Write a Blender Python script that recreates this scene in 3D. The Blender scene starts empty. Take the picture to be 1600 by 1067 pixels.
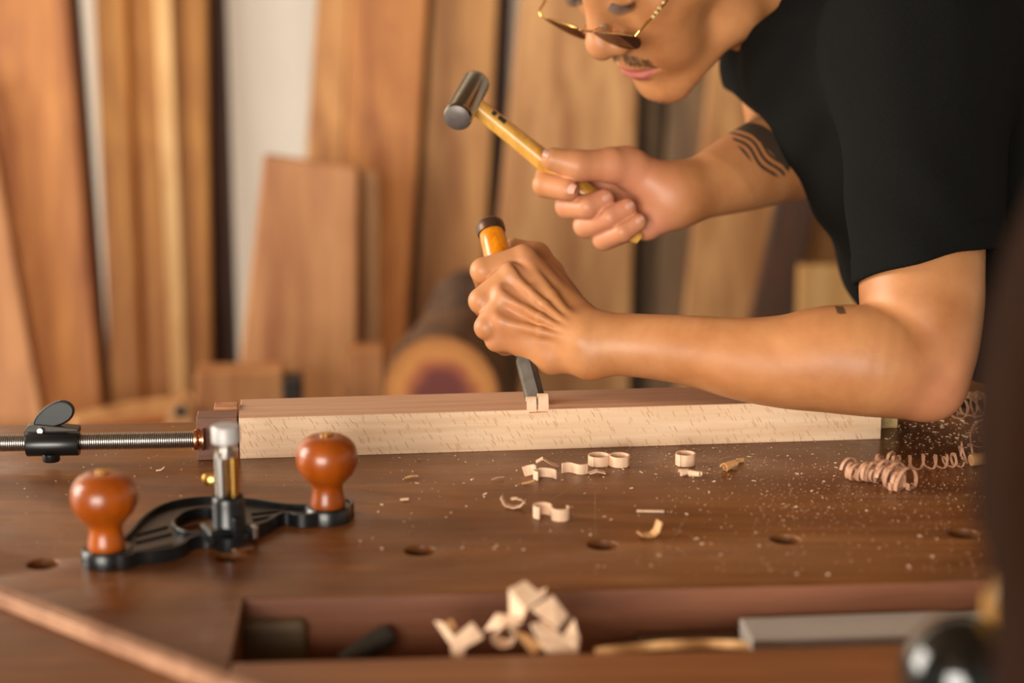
import bpy, bmesh, math, random
import numpy as np
from mathutils import Vector, Matrix
random.seed(7)
S = bpy.context.scene
COL = S.collection

# ------------------------------------------------------------ camera, world, light, exposure
FPX = 2900.0
PITCH = math.radians(13.0)
CAM = np.array([0.0, 0.0, 1.307])
FW = np.array([0.0, math.cos(PITCH), -math.sin(PITCH)])
DN = np.array([0.0, -math.sin(PITCH), -math.cos(PITCH)])
RX = np.array([1.0, 0.0, 0.0])
cd = bpy.data.cameras.new('camera'); cam = bpy.data.objects.new('camera', cd); COL.objects.link(cam)
cam.location = CAM; cam.rotation_euler = (math.radians(90) - PITCH, 0, 0)
cd.sensor_width = 36; cd.lens = FPX / 1600 * 36; cd.clip_start = 0.05
cd.dof.use_dof = True; cd.dof.focus_distance = 1.43; cd.dof.aperture_fstop = 3.1
S.camera = cam

W = bpy.data.worlds.new('world'); S.world = W; W.use_nodes = True
bg = W.node_tree.nodes['Background']; bg.inputs[0].default_value = (1.0, 0.93, 0.84, 1); bg.inputs[1].default_value = 0.26
def area(name, loc, target, sx, sy, power, col):
    l = bpy.data.lights.new(name, 'AREA'); l.shape = 'RECTANGLE'; l.size = sx; l.size_y = sy; l.energy = power; l.color = col
    o = bpy.data.objects.new(name, l); COL.objects.link(o); o.location = loc
    o.rotation_euler = (Vector(target) - Vector(loc)).to_track_quat('-Z', 'Y').to_euler(); return o
area('window_daylight', (-1.3, -3.3, 1.45), (0.2, 1.6, 1.05), 2.8, 1.9, 290, (1.0, 0.94, 0.84))
area('side_fill', (-3.2, 1.8, 1.9), (0.3, 2.8, 0.9), 1.8, 1.8, 150, (1.0, 0.92, 0.80))  # added lamp brightening the background boards, no known window there
S.view_settings.view_transform = 'Standard'; S.view_settings.look = 'None'
S.view_settings.exposure = 0.10; S.view_settings.gamma = 1.0; S.view_settings.use_curve_mapping = False

# ------------------------------------------------------------ coordinates
def P(px, py, d):                       # point seen at a pixel, at depth d along the view axis
    return CAM + d * (FW + RX * (px - 800) / FPX + DN * (py - 533.5) / FPX)
def G(px, py, z=0.9):                   # point seen at a pixel on a horizontal plane
    v = (py - 533.5) / FPX
    return P(px, py, (CAM[2] - z) / (math.sin(PITCH) + v * math.cos(PITCH)))
def PL(px, py, y0, s):                  # point seen at a pixel on the leaning plane Y = y0 + s z
    r = FW + RX * (px - 800) / FPX + DN * (py - 533.5) / FPX
    t = (y0 + s * CAM[2]) / (r[1] - s * r[2])
    return CAM + t * r
def nrm(v):
    v = np.asarray(v, float); return v / np.linalg.norm(v)
Z = np.array([0, 0, 1.0])

# ------------------------------------------------------------ materials
def lin(c):
    return tuple(((x / 255) / 12.92 if x / 255 <= 0.04045 else ((x / 255 + 0.055) / 1.055) ** 2.4) for x in c)
class NT:
    def __init__(s, name):
        s.m = bpy.data.materials.new(name); s.m.use_nodes = True; s.t = s.m.node_tree; s.b = s.t.nodes['Principled BSDF']
    def n(s, typ, **kw):
        nd = s.t.nodes.new(typ)
        for k, v in kw.items():
            if k.startswith('i_'):
                nd.inputs[int(k[2:])].default_value = v
            else: setattr(nd, k, v)
        return nd
    def l(s, a, b): s.t.links.new(a, b)
    def coords(s, scale=(1, 1, 1), rot=(0, 0, 0)):
        tc = s.n('ShaderNodeTexCoord'); mp = s.n('ShaderNodeMapping'); mp.inputs['Scale'].default_value = scale; mp.inputs['Rotation'].default_value = rot
        s.l(tc.outputs['Object'], mp.inputs[0]); return mp.outputs[0]
    def noise(s, co, scale, detail=4, rough=0.55, dist=0):
        n = s.n('ShaderNodeTexNoise'); n.inputs['Scale'].default_value = scale; n.inputs['Detail'].default_value = detail
        n.inputs['Roughness'].default_value = rough; n.inputs['Distortion'].default_value = dist
        s.l(co, n.inputs['Vector']); return n.outputs['Fac']
    def ramp(s, fac, stops):
        r = s.n('ShaderNodeValToRGB'); e = r.color_ramp.elements
        while len(e) < len(stops): e.new(0.5)
        for k, (p, c) in enumerate(stops):
            e[k].position = p; e[k].color = (*c, 1) if len(c) == 3 else c
        s.l(fac, r.inputs[0]); return r.outputs[0]
    def mix(s, fac, a, b, mode='MIX'):
        m = s.n('ShaderNodeMix', data_type='RGBA', blend_type=mode)
        for sock, v in ((m.inputs[0], fac), (m.inputs[6], a), (m.inputs[7], b)):
            if hasattr(v, 'is_linked') or hasattr(v, 'links'): s.l(v, sock)
            else: sock.default_value = v if not isinstance(v, tuple) or len(v) == 4 else (*v, 1)
        return m.outputs[2]
    def bump(s, h, strength, dist=0.001):
        b = s.n('ShaderNodeBump'); b.inputs['Strength'].default_value = strength; b.inputs['Distance'].default_value = dist
        s.l(h, b.inputs['Height']); s.l(b.outputs[0], s.b.inputs['Normal'])
    def rough(s, v): s.b.inputs['Roughness'].default_value = v; return s
def plain(name, c, rough=0.5, metal=0.0, var=0.12, scale=40, coat=0, spec=0.5):
    t = NT(name); co = t.coords(); f = t.noise(co, scale, 3)
    c = lin(c); a = tuple(x * (1 - var) for x in c); b = tuple(min(1, x * (1 + var)) for x in c)
    t.l(t.ramp(f, [(0.3, a), (0.7, b)]), t.b.inputs['Base Color']); t.rough(rough); t.b.inputs['Metallic'].default_value = metal; t.b.inputs['Specular IOR Level'].default_value = spec
    t.b.inputs['Coat Weight'].default_value = coat; t.b.inputs['Coat Roughness'].default_value = 0.15
    return t.m
def wood(name, dark, light, grain=(1, 1, 0.08), scale=60, rough=0.55, spots=None, coat=0.0, rot=(0, 0, 0), bump=0.15):
    t = NT(name); co = t.coords(grain, rot)
    f1 = t.noise(co, scale, 6, 0.6, 0.6); f2 = t.noise(co, scale * 0.16, 3, 0.5, 1.2)
    mth = t.n('ShaderNodeMath', operation='MULTIPLY_ADD'); t.l(f1, mth.inputs[0]); mth.inputs[1].default_value = 0.45
    m2 = t.n('ShaderNodeMath', operation='MULTIPLY'); t.l(f2, m2.inputs[0]); m2.inputs[1].default_value = 0.55; t.l(m2.outputs[0], mth.inputs[2])
    col = t.ramp(mth.outputs[0], [(0.38, lin(dark)), (0.60, lin(light))])
    if spots:
        cs = t.coords((1, 1, 0.35)); s = t.noise(cs, spots[1], 2, 0.5)
        r = t.ramp(s, [(spots[2], (0, 0, 0)), (spots[2] + 0.08, (1, 1, 1))])
        col = t.mix(r, col, (*lin(spots[0]), 1))
    t.l(col, t.b.inputs['Base Color']); t.rough(rough); t.bump(f1, bump, 0.0006)
    t.b.inputs['Coat Weight'].default_value = coat; t.b.inputs['Coat Roughness'].default_value = 0.12
    return t.m

# ------------------------------------------------------------ mesh helpers
class MB:
    def __init__(s): s.v = []; s.f = []; s.smooth = []
    def add(s, vs, fs, smooth=False):
        o = len(s.v); s.v += [np.asarray(v, float) for v in vs]; s.f += [tuple(i + o for i in f) for f in fs]; s.smooth += [smooth] * len(fs); return s
    def prism(s, poly, ext):            # closed polygon (3D points) extruded by a vector
        n = len(poly); poly = [np.asarray(p, float) for p in poly]; ext = np.asarray(ext, float)
        vs = poly + [p + ext for p in poly]
        fs = [tuple(range(n))[::-1], tuple(range(n, 2 * n))] + [(i, (i + 1) % n, (i + 1) % n + n, i + n) for i in range(n)]
        return s.add(vs, fs)
    def box(s, c, sz, ax=None):         # centre, size, axes
        ax = ax or (RX, np.array([0, 1.0, 0]), Z); c = np.asarray(c, float)
        h = [np.asarray(a) * k / 2 for a, k in zip(ax, sz)]
        q = [c - h[0] - h[1] - h[2], c + h[0] - h[1] - h[2], c + h[0] + h[1] - h[2], c - h[0] + h[1] - h[2]]
        return s.prism(q, 2 * h[2])
    def lathe(s, prof, o, axis=Z, n=40, smooth=True):   # prof: (radius, height)
        axis = nrm(axis); o = np.asarray(o, float)
        u = nrm(np.cross(axis, [0.31, 0.9, 0.2])); w = np.cross(axis, u)
        vs = []; fs = []
        for r, h in prof:
            for k in range(n):
                a = 2 * math.pi * k / n; vs.append(o + axis * h + (u * math.cos(a) + w * math.sin(a)) * max(r, 1e-5))
        for i in range(len(prof) - 1):
            for k in range(n):
                k2 = (k + 1) % n; fs.append((i * n + k, i * n + k2, (i + 1) * n + k2, (i + 1) * n + k))
        fs.append(tuple(range(n))[::-1]); fs.append(tuple((len(prof) - 1) * n + k for k in range(n)))
        return s.add(vs, fs, smooth)
    def tube(s, pts, r, n=12, smooth=True):
        pts = [np.asarray(p, float) for p in pts]; m = len(pts); rs = r if isinstance(r, (list, tuple)) else [r] * m
        ref = None; vs = []; fs = []
        for i, p in enumerate(pts):
            t = nrm(pts[min(i + 1, m - 1)] - pts[max(i - 1, 0)])
            if ref is None: ref = nrm(np.cross(t, [0.2, 0.3, 0.93]))
            ref = nrm(ref - t * ref.dot(t)); w = np.cross(t, ref)
            for k in range(n):
                a = 2 * math.pi * k / n; vs.append(p + (ref * math.cos(a) + w * math.sin(a)) * rs[i])
        for i in range(m - 1):
            for k in range(n):
                k2 = (k + 1) % n; fs.append((i * n + k, i * n + k2, (i + 1) * n + k2, (i + 1) * n + k))
        fs.append(tuple(range(n))[::-1]); fs.append(tuple((m - 1) * n + k for k in range(n)))
        return s.add(vs, fs, smooth)
    def ribbon(s, pts, wdir, w, th=0.0006, smooth=True):
        pts = [np.asarray(p, float) for p in pts]; m = len(pts); wd = np.asarray(wdir, float); vs = []; fs = []
        for i, p in enumerate(pts):
            t = nrm(pts[min(i + 1, m - 1)] - pts[max(i - 1, 0)])
            wv = wd[i] if wd.ndim == 2 else wd
            wv = nrm(wv); nn = np.cross(t, wv); nn = nn / (np.linalg.norm(nn) + 1e-9) * th / 2; h = wv * w / 2
            vs += [p - h - nn, p + h - nn, p + h + nn, p - h + nn]
        for i in range(m - 1):
            for k in range(4):
                k2 = (k + 1) % 4; fs.append((i * 4 + k, i * 4 + k2, (i + 1) * 4 + k2, (i + 1) * 4 + k))
        fs += [(0, 3, 2, 1), tuple((m - 1) * 4 + k for k in range(4))]
        return s.add(vs, fs, smooth)
    def build(s, name, mat, parent=None, origin=None, bevel=0, seg=2, **tags):
        v = np.array(s.v)
        if parent is not None: off = np.array(parent.matrix_basis.translation); pp = parent.parent
        else: off = None; pp = None
        while pp is not None: off = off + np.array(pp.matrix_basis.translation); pp = pp.parent
        if parent is None:
            off = np.array([v[:, 0].mean(), v[:, 1].mean(), v[:, 2].min()]) if origin is None else np.asarray(origin)
        me = bpy.data.meshes.new(name); me.from_pydata([tuple(x) for x in v - off], [], s.f); me.validate()
        bm = bmesh.new(); bm.from_mesh(me); bmesh.ops.recalc_face_normals(bm, faces=bm.faces); bm.to_mesh(me); bm.free()
        if len(me.polygons) == len(s.smooth): me.polygons.foreach_set('use_smooth', s.smooth)
        me.materials.append(mat)
        if any(s.smooth):
            try: me.set_sharp_from_angle(angle=math.radians(40))
            except Exception: pass
        o = bpy.data.objects.new(name, me); COL.objects.link(o)
        if parent is not None: o.parent = parent
        else: o.location = off
        if bevel:
            b = o.modifiers.new('bevel', 'BEVEL'); b.width = bevel; b.segments = seg; b.limit_method = 'ANGLE'; b.harden_normals = False
        return tag(o, **tags)
def tag(o, label=None, cat=None, group=None, kind=None):
    if label: o['label'] = label
    if cat: o['category'] = cat
    if group: o['group'] = group
    if kind: o['kind'] = kind
    return o
def empty(name, loc, **tags):
    o = bpy.data.objects.new(name, None); COL.objects.link(o); o.location = tuple(loc); o.empty_display_size = 0.05; return tag(o, **tags)

# ------------------------------------------------------------ palette
M_wall = plain('painted_plaster', (232, 224, 210), 0.9, var=0.03, scale=3)
M_ceil = wood('dark_timber_ceiling', (96, 72, 50), (132, 102, 74), (.1, 1, 1), 20, .8)
M_floor = plain('concrete', (112, 92, 74), 0.8, scale=6)
def bench_mat():
    t = NT('varnished_bench_wood'); co = t.coords((0.07, 1, 1))
    f = t.noise(co, 90, 8, 0.62, 0.4); g = t.noise(t.coords((0.3, 1, 1)), 9, 4, 0.6, 0.8)
    mm = t.n('ShaderNodeMath', operation='MULTIPLY_ADD'); t.l(f, mm.inputs[0]); mm.inputs[1].default_value = 0.4
    m2 = t.n('ShaderNodeMath', operation='MULTIPLY'); t.l(g, m2.inputs[0]); m2.inputs[1].default_value = 0.6; t.l(m2.outputs[0], mm.inputs[2])
    col = t.ramp(mm.outputs[0], [(0.32, lin((80, 42, 17))), (0.5, lin((114, 68, 32))), (0.68, lin((146, 96, 52)))])
    # dusty film along the back of the bench and dark ink-like stains
    ds = t.noise(t.coords(), 14, 6, 0.7); dr = t.ramp(ds, [(0.5, (0, 0, 0)), (0.75, (0.34, 0.34, 0.34))])
    col = t.mix(dr, col, (*lin((150, 118, 88)), 1))
    v = t.n('ShaderNodeTexVoronoi'); v.inputs['Scale'].default_value = 260; t.l(t.coords(), v.inputs['Vector'])
    sp = t.ramp(v.outputs['Distance'], [(0.05, (1, 1, 1)), (0.1, (0, 0, 0))])
    n3 = t.ramp(t.noise(t.coords(), 25, 3), [(0.5, (0, 0, 0)), (0.62, (1, 1, 1))])
    spm = t.mix(1.0, sp, n3, 'MULTIPLY')
    col = t.mix(spm, col, (*lin((196, 160, 124)), 1))
    t.l(col, t.b.inputs['Base Color'])
    rr = t.ramp(ds, [(0.35, (0.27,) * 3), (0.7, (0.5,) * 3)]); t.l(rr, t.b.inputs['Roughness'])
    t.bump(f, 0.12, 0.0005); t.b.inputs['Specular IOR Level'].default_value = 0.38
    return t.m
M_bench = bench_mat()
M_bench_red = wood('reddish_bench_edge', (108, 62, 40), (150, 96, 68), (0.07, 1, 1), 60, 0.5)
M_rail = wood('bench_rail_wood', (112, 62, 26), (148, 92, 48), (0.07, 1, 1), 60, 0.4)
M_tray = plain('tray_wood', (78, 50, 34), 0.75)
def beech(name, flecks):
    t = NT(name); f = t.noise(t.coords((0.05, 1, 1)), 150, 5, 0.6, 0.3)
    if flecks: col = t.ramp(f, [(0.35, lin((220, 182, 144))), (0.65, lin((234, 202, 168)))])
    else: col = t.ramp(f, [(0.3, lin((190, 142, 112))), (0.7, lin((206, 162, 130)))])  # fleckless top face; the weaker light on it is darkened into the colour
    if flecks:
        tc = t.n('ShaderNodeTexCoord'); mp = t.n('ShaderNodeMapping', vector_type='POINT'); sep = t.n('ShaderNodeSeparateXYZ'); t.l(tc.outputs['Object'], sep.inputs[0])
        # shear the rays: u = x + 0.5 z, v = z
        ma = t.n('ShaderNodeMath', operation='MULTIPLY_ADD'); t.l(sep.outputs['Z'], ma.inputs[0]); ma.inputs[1].default_value = 0.55; t.l(sep.outputs['X'], ma.inputs[2])
        nz = t.noise(tc.outputs['Object'], 60, 2); mb = t.n('ShaderNodeMath', operation='MULTIPLY_ADD'); t.l(nz, mb.inputs[0]); mb.inputs[1].default_value = 0.006; t.l(ma.outputs[0], mb.inputs[2])
        cb = t.n('ShaderNodeCombineXYZ'); t.l(mb.outputs[0], cb.inputs[0]); t.l(sep.outputs['Z'], cb.inputs[1])
        mp.inputs['Scale'].default_value = (600, 118, 1); t.l(cb.outputs[0], mp.inputs[0])
        v = t.n('ShaderNodeTexVoronoi', voronoi_dimensions='2D'); v.inputs['Scale'].default_value = 1.0; t.l(mp.outputs[0], v.inputs['Vector'])
        sc = t.n('ShaderNodeSeparateColor'); t.l(v.outputs['Color'], sc.inputs[0])
        # cell by cell threshold: many cells carry no ray at all
        th = t.n('ShaderNodeMath', operation='MULTIPLY_ADD'); t.l(sc.outputs[0], th.inputs[0]); th.inputs[1].default_value = 0.75; th.inputs[2].default_value = -0.31
        sb = t.n('ShaderNodeMath', operation='SUBTRACT'); t.l(th.outputs[0], sb.inputs[0]); t.l(v.outputs['Distance'], sb.inputs[1])
        fr = t.ramp(sb.outputs[0], [(0.0, (0, 0, 0)), (0.12, (0.75,) * 3)])
        col = t.mix(fr, col, (*lin((198, 150, 108)), 1))
    t.l(col, t.b.inputs['Base Color']); t.rough(0.55); t.bump(f, 0.08, 0.0003); return t.m
M_beech = beech('flecked_beech', True); M_beech_top = beech('planed_shaded_beech_top', False)
M_shav = wood('pale_beech_shaving', (222, 180, 144), (240, 206, 174), (1, 1, 0.1), 300, 0.6)
M_shav_o = wood('amber_shaving', (196, 140, 84), (224, 176, 120), (1, 1, 0.1), 300, 0.6)
M_shav_r = wood('reddish_brown_shaving', (166, 116, 88), (206, 160, 126), (1, 1, 1), 300, 0.6)
M_knob = wood('orange_varnished_knob_wood', (126, 54, 4), (168, 80, 8), (1, 1, 0.2), 50, 0.32, coat=0.18, bump=0.02)
M_blk = plain('black_enamel', (16, 18, 20), 0.32, var=0.2, coat=0.1)
M_blk2 = plain('dark_bronze_enamel', (44, 34, 20), 0.42, var=0.2)
M_steel = plain('bright_steel', (190, 186, 180), 0.28, 1.0, var=0.06)
M_brass = plain('brass', (206, 160, 84), 0.25, 1.0, var=0.05)
M_dsteel = plain('dark_forged_steel', (88, 80, 72), 0.45, 0.8, var=0.2, scale=90)
M_psteel = plain('polished_dark_steel', (150, 146, 132), 0.2, 1.0, var=0.15)
M_chis = wood('amber_chisel_handle', (168, 84, 4), (226, 138, 14), (1, 1, 0.12), 160, 0.25, coat=0.2, bump=0.03)
M_hand = wood('yellow_hammer_handle', (176, 118, 42), (220, 166, 78), (1, 1, 0.15), 120, 0.32, coat=0.2, bump=0.03)
M_pink = wood('raw_reddish_strip', (140, 96, 70), (178, 132, 100), (1, 0.2, 1), 90, 0.6)
M_block = wood('dark_vise_pad', (98, 64, 48), (134, 92, 72), (0.2, 1, 1), 90, 0.5)
M_grey = plain('dull_grey_steel', (182, 172, 162), 0.6, 0.0, var=0.08, scale=14)
# ============================================================ room
b = MB().box((0.3, 3.68, 1.5), (9, 0.1, 3.0)); b.build('wall_back', M_wall, kind='structure')
b = MB().box((0.3, 0.4, -0.05), (9, 7.2, 0.1)); b.build('floor', M_floor, kind='structure')
b = MB().box((0.3, 0.4, 3.05), (9, 7.2, 0.1)); b.build('ceiling', M_ceil, kind='structure')
b = MB().box((4.85, 0.4, 1.5), (0.1, 7.2, 3.0)); b.build('wall_right', M_wall, kind='structure')

# ============================================================ workbench
pa, pb = G(380, 934), G(1540, 906)
BX = nrm(pb - pa); BY = np.cross(Z, BX); BY = nrm(BY)
fa = G(0, 668); near0 = pa
def bc(p):                                # world -> bench (along, across)
    q = np.asarray(p) - near0; return q.dot(BX), q.dot(BY)
def bw(a, c, z=0.9): 
    p = near0 + BX * a + BY * c; return np.array([p[0], p[1], z])
depth = (bc(G(0, 668))[1] + bc(G(310, 655))[1]) / 2
bench = empty('workbench', bw(0.2, depth / 2, 0), label='dark varnished wooden workbench carrying the beech beam and tools, with a shaving-filled tray', cat='workbench')
L0, L1 = -0.62, 1.15
slab = MB().prism([bw(0, 0, .855), bw(L1, 0, .855), bw(L1, depth, .855), bw(L0, depth, .855), bw(L0, -.20, .855), bw(0, -.20, .855)], (0, 0, .045))
top = slab.build('bench_top', M_bench, bench)
holes = [(656, 860), (941, 851), (1227, 842), (1505, 833), (67, 881), (362, 870)]
hm = MB()
for h in holes:
    p = G(*h); hm.lathe([(.0102, -.1), (.0102, .05)], p, n=28)
cut = hm.build('cut', M_tray)
md = top.modifiers.new('holes', 'BOOLEAN'); md.object = cut; md.operation = 'DIFFERENCE'; md.solver = 'EXACT'
bv = top.modifiers.new('bevel', 'BEVEL'); bv.width = 0.007; bv.segments = 4; bv.limit_method = 'ANGLE'; bv.angle_limit = math.radians(50)
# only the long front edge is generously rounded
dg = bpy.context.evaluated_depsgraph_get(); me2 = bpy.data.meshes.new_from_object(top.evaluated_get(dg)); top.modifiers.clear(); top.data = me2
bpy.data.objects.remove(cut)
me2.materials.clear(); me2.materials.append(M_bench); me2.materials.append(M_bench_red)
for p_ in me2.polygons: p_.material_index = 1 if (np.array(p_.normal).dot(BY) < -.45 and p_.area > 1e-3) else 0
try: me2.set_sharp_from_angle(angle=math.radians(40))
except Exception: pass
# front skirt under the rounded edge, tray floor, near rail, legs
MB().prism([bw(0.002, .004, .80), bw(L1, .004, .80), bw(L1, .03, .80), bw(0.002, .03, .80)], (0, 0, .056)).build('front_apron', M_bench_red, bench)
ra = bc(G(480, 1035)); rb = bc(G(1440, 1000)); rc_ = (ra[1] + rb[1]) / 2
MB().prism([bw(0.001, rc_, .82), bw(L1, rc_, .82), bw(L1, -.20, .82), bw(0.001, -.20, .82)], (0, 0, .0795)).build('front_rail', M_rail, bench, bevel=.002)
MB().prism([bw(0.0, 0.003, .845), bw(L1, 0.003, .845), bw(L1, rc_ - .003, .845), bw(0.0, rc_ - .003, .845)], (0, 0, .012)).build('tray_floor', M_tray, bench)
for a, c in ((L0 + .1, .05), (L1 - .12, .05), (L0 + .1, depth - .06), (L1 - .12, depth - .06)):
    MB().box(bw(a, c, .4275), (.08, .08, .855), (BX, BY, Z)).build('leg', M_bench_red, bench, bevel=.004)
MB().prism([bw(L0 + .1, depth - .1, .70), bw(L1 - .1, depth - .1, .70), bw(L1 - .1, depth - .06, .70), bw(L0 + .1, depth - .06, .70)], (0, 0, .12)).build('back_rail', M_bench_red, bench, bevel=.003)

M_scr = plain('worn_scratch', (150, 116, 84), .7)
for q_ in (((739, 737), (832, 729)), ((862, 780), (926, 744)), ((930, 765), (930, 836)), ((1076, 802), (1046, 851)), ((1188, 694), (1060, 704))):
    u_, w_ = G(*q_[0]), G(*q_[1]); MB().box((u_ + w_) / 2 + Z * .00005, (np.linalg.norm(w_ - u_), .0005, .0001), (nrm(w_ - u_), nrm(np.cross(Z, w_ - u_)), Z)).build('scratch', M_scr, bench)
# ============================================================ beech beam
q0, q1 = G(375, 717), G(1376, 686)
EX = nrm(q1 - q0); EY = nrm(np.cross(Z, EX)); EL = np.linalg.norm(q1 - q0); BH = .0325; BD = .056
beam = empty('beech_beam', (q0 + q1) / 2, label='long pale beech beam with brown flecks, lying along the bench under the chisel', cat='wooden beam')
def ew(a, c, z): return q0 + EX * a + EY * c + Z * z
def beam_mesh():
    # local frame: x along the beam, y across, z up
    def notch(ax): return ax
    me = bpy.data.meshes.new('beam'); bm = bmesh.new()
    bmesh.ops.create_cube(bm, size=1)
    for v in bm.verts: v.co = Vector((v.co.x * EL, v.co.y * BD + BD / 2, v.co.z * BH + BH / 2))
    bmesh.ops.bevel(bm, geom=bm.edges[:], offset=.0004, segments=1, affect='EDGES')
    bm.to_mesh(me); bm.free(); me.materials.append(M_beech); me.materials.append(M_beech_top)
    for p in me.polygons: p.material_index = 1 if p.normal.z > .6 else 0
    return me
beam.rotation_euler = (0, 0, math.atan2(EX[1], EX[0]))
bo = bpy.data.objects.new('timber', beam_mesh()); COL.objects.link(bo); bo.parent = beam
# chiselled notch on the front arris
nx = [(G(x, 640, .9325) - (q0 + q1) / 2).dot(EX) for x in (827, 857)]
cb_ = MB().box((sum(nx) / 2, 0, BH), (nx[1] - nx[0], .008, .0055)).build('cutter', M_beech, origin=(0, 0, 0)); cb_.parent = beam
md = bo.modifiers.new('notch', 'BOOLEAN'); md.object = cb_; md.operation = 'DIFFERENCE'; md.solver = 'EXACT'
dg = bpy.context.evaluated_depsgraph_get(); dg.update(); m3 = bpy.data.meshes.new_from_object(bo.evaluated_get(dg)); bo.modifiers.clear(); bo.data = m3; bpy.data.objects.remove(cb_)

# small pale stop block behind the beam's right end
o = ew(EL + .013, .040, 0)
MB().box(o + Z * .009, (.021, .02, .018), (EX, EY, Z)).build('bench_stop', wood('raw_pale_stop', (170, 140, 90), (206, 178, 126), (1, 1, 1), 200), bevel=.0008, label='small pale wooden stop block beside the right end of the beech beam', cat='bench stop')

# ============================================================ screw vise at left
zr = .9175
r0, r1 = G(-60, 693, zr), G(306, 686.5, zr); VX = nrm(r1 - r0); VY = nrm(np.cross(Z, VX))
vise = empty('screw_clamp', np.array([G(200, 700)[0], G(200, 700)[1], .9]), label='steel threaded screw clamp with black sleeve, pressing a wooden pad against the beam', cat='clamp')
n = 620; Lr = np.linalg.norm(r1 - r0); tm = MB(); prof = []
k = int(Lr / .0016)
for i in range(k):
    z_ = i * Lr / k; prof += [(.0055, z_), (.0067, z_ + Lr / k * .35), (.0067, z_ + Lr / k * .6)]
prof.append((.0055, Lr))
tm.lathe(prof, r0, VX, n=28); tm.build('threaded_rod', M_steel, vise)
MB().lathe([(.0045, 0), (.0078, 0), (.0082, .0015), (.0078, .003), (.006, .004), (.006, .006), (.0085, .006), (.0085, .0075), (.003, .0075)], r1 - VX * .001, VX, n=32).build('collar', plain('copper_collar', (214, 160, 120), .25, 1), vise)
bl = G(345, 715, zr)
c0 = q0 + (-EX) * .0165 + EY * .011
MB().box(c0 + Z * .0165, (.031, .024, .033), (EX, EY, Z)).build('pad_block', M_block, vise, bevel=.0008)
MB().box(c0 + Z * .0175 + EY * .021 - EX * -.006, (.018, .016, .035), (EX, EY, Z)).build('backing_block', wood('back_block_wood', (150, 96, 60), (190, 130, 86), (1, 1, 1)), vise, bevel=.0006)
s0 = G(42, 694, zr); s1 = G(124, 692.5, zr)
sl = MB().lathe([(.0068, 0), (.0088, .0), (.0092, .0008), (.0092, np.linalg.norm(s1 - s0) - .0008), (.0088, np.linalg.norm(s1 - s0)), (.0068, np.linalg.norm(s1 - s0))], s0, VX, n=36)
sleeve_o = sl.build('sleeve', M_blk, vise)
ft = G(101, 706, .9); MB().lathe([(.0060, 0), (.0066, .0008), (.0066, .006)], np.array([ft[0], s0[1] - .002, .9050]), Z, n=24).build('foot', M_blk, vise)
# saddle and cam lever
sc = (s0 + s1) / 2
MB().prism([sc + VX * a + VY * .002 + Z * zz for a, zz in ((-.021, .006), (.019, .006), (.019, .0105), (.0, .013), (-.012, .0145), (-.019, .013), (-.022, .009))], VY * .012).build('saddle', M_blk2, vise, bevel=.0008)
MB().lathe([(.0022, -.001), (.0022, .0165)], sc + VX * -.009 + VY * -.001 + Z * .0105, VY, n=16).build('pin', M_steel, vise)
lev = []
for t_ in np.linspace(0, 2 * math.pi, 40, endpoint=False):
    a = math.cos(t_) * .0165; h = math.sin(t_) * .0088 * (1 + .25 * math.cos(t_))
    a2 = a * math.cos(.42) - h * math.sin(.42); h2 = a * math.sin(.42) + h * math.cos(.42)
    lev.append(sc + VX * (a2 + .0005) + Z * (h2 + .0205) + VY * .004)
MB().prism(lev, VY * .005).build('cam_lever', M_blk, vise, bevel=.0015)

# ============================================================ router plane
zb = .9
kl, kr, kc = G(168, 880), G(513, 812), G(360, 852)
RXx = nrm(kr - kl); RYy = nrm(np.cross(Z, RXx))
rp = empty('router_plane', (kl + kr) / 2, label='black cast router plane with two round orange wooden knobs and a brass and steel post', cat='hand plane')
def g8(x, y, z=.909): return G(x, y, z)
outline = [(134, 874), (150, 852), (188, 846), (203, 832), (222, 808), (250, 789), (290, 779), (335, 776), (395, 780), (440, 788), (486, 790), (515, 784), (549, 799), (552, 808), (534, 817), (505, 821), (470, 826), (452, 820), (436, 822), (420, 834), (396, 842), (384, 860), (352, 866), (332, 855), (300, 858), (282, 874), (248, 880), (214, 882), (200, 890), (160, 888), (138, 880)]
def smooth_poly(pts, it=2):
    for _ in range(it):
        q = []
        for i in range(len(pts)):
            a = np.array(pts[i], float); b_ = np.array(pts[(i + 1) % len(pts)], float); q += [a * .75 + b_ * .25, a * .25 + b_ * .75]
        pts = q
    return pts
ol = smooth_poly(outline, 2); olw = smooth_poly([G(x, y, .909 if 0 < i_ < 12 else .9) for i_, (x, y) in enumerate(outline)], 2); inner = smooth_poly([(268, 822), (278, 808), (300, 799), (326, 797), (338, 800), (338, 826), (330, 834), (308, 837), (284, 834)], 2)
def holed(out, hole, z0, z1, name, mat, bevel):
    m = MB().prism([q * [1, 1, 0] + Z * z0 for q in out][::-1], Z * (z1 - z0)); o_ = m.build(name, mat, rp)
    c = MB().prism([G(x, y, z1) * [1, 1, 0] + Z * (z0 - .02) for x, y in hole], Z * (z1 - z0 + .04)); c_ = c.build('c', mat)
    d_ = o_.modifiers.new('h', 'BOOLEAN'); d_.object = c_; d_.solver = 'EXACT'
    if bevel:
        v_ = o_.modifiers.new('b', 'BEVEL'); v_.width = bevel; v_.segments = 2; v_.limit_method = 'ANGLE'; v_.angle_limit = math.radians(40)
    dg_ = bpy.context.evaluated_depsgraph_get(); dg_.update(); mm = bpy.data.meshes.new_from_object(o_.evaluated_get(dg_)); o_.modifiers.clear(); o_.data = mm; bpy.data.objects.remove(c_)
    return o_
base = holed(olw, inner, .9002, .9055, 'base_plate', M_blk2, 0)
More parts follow.
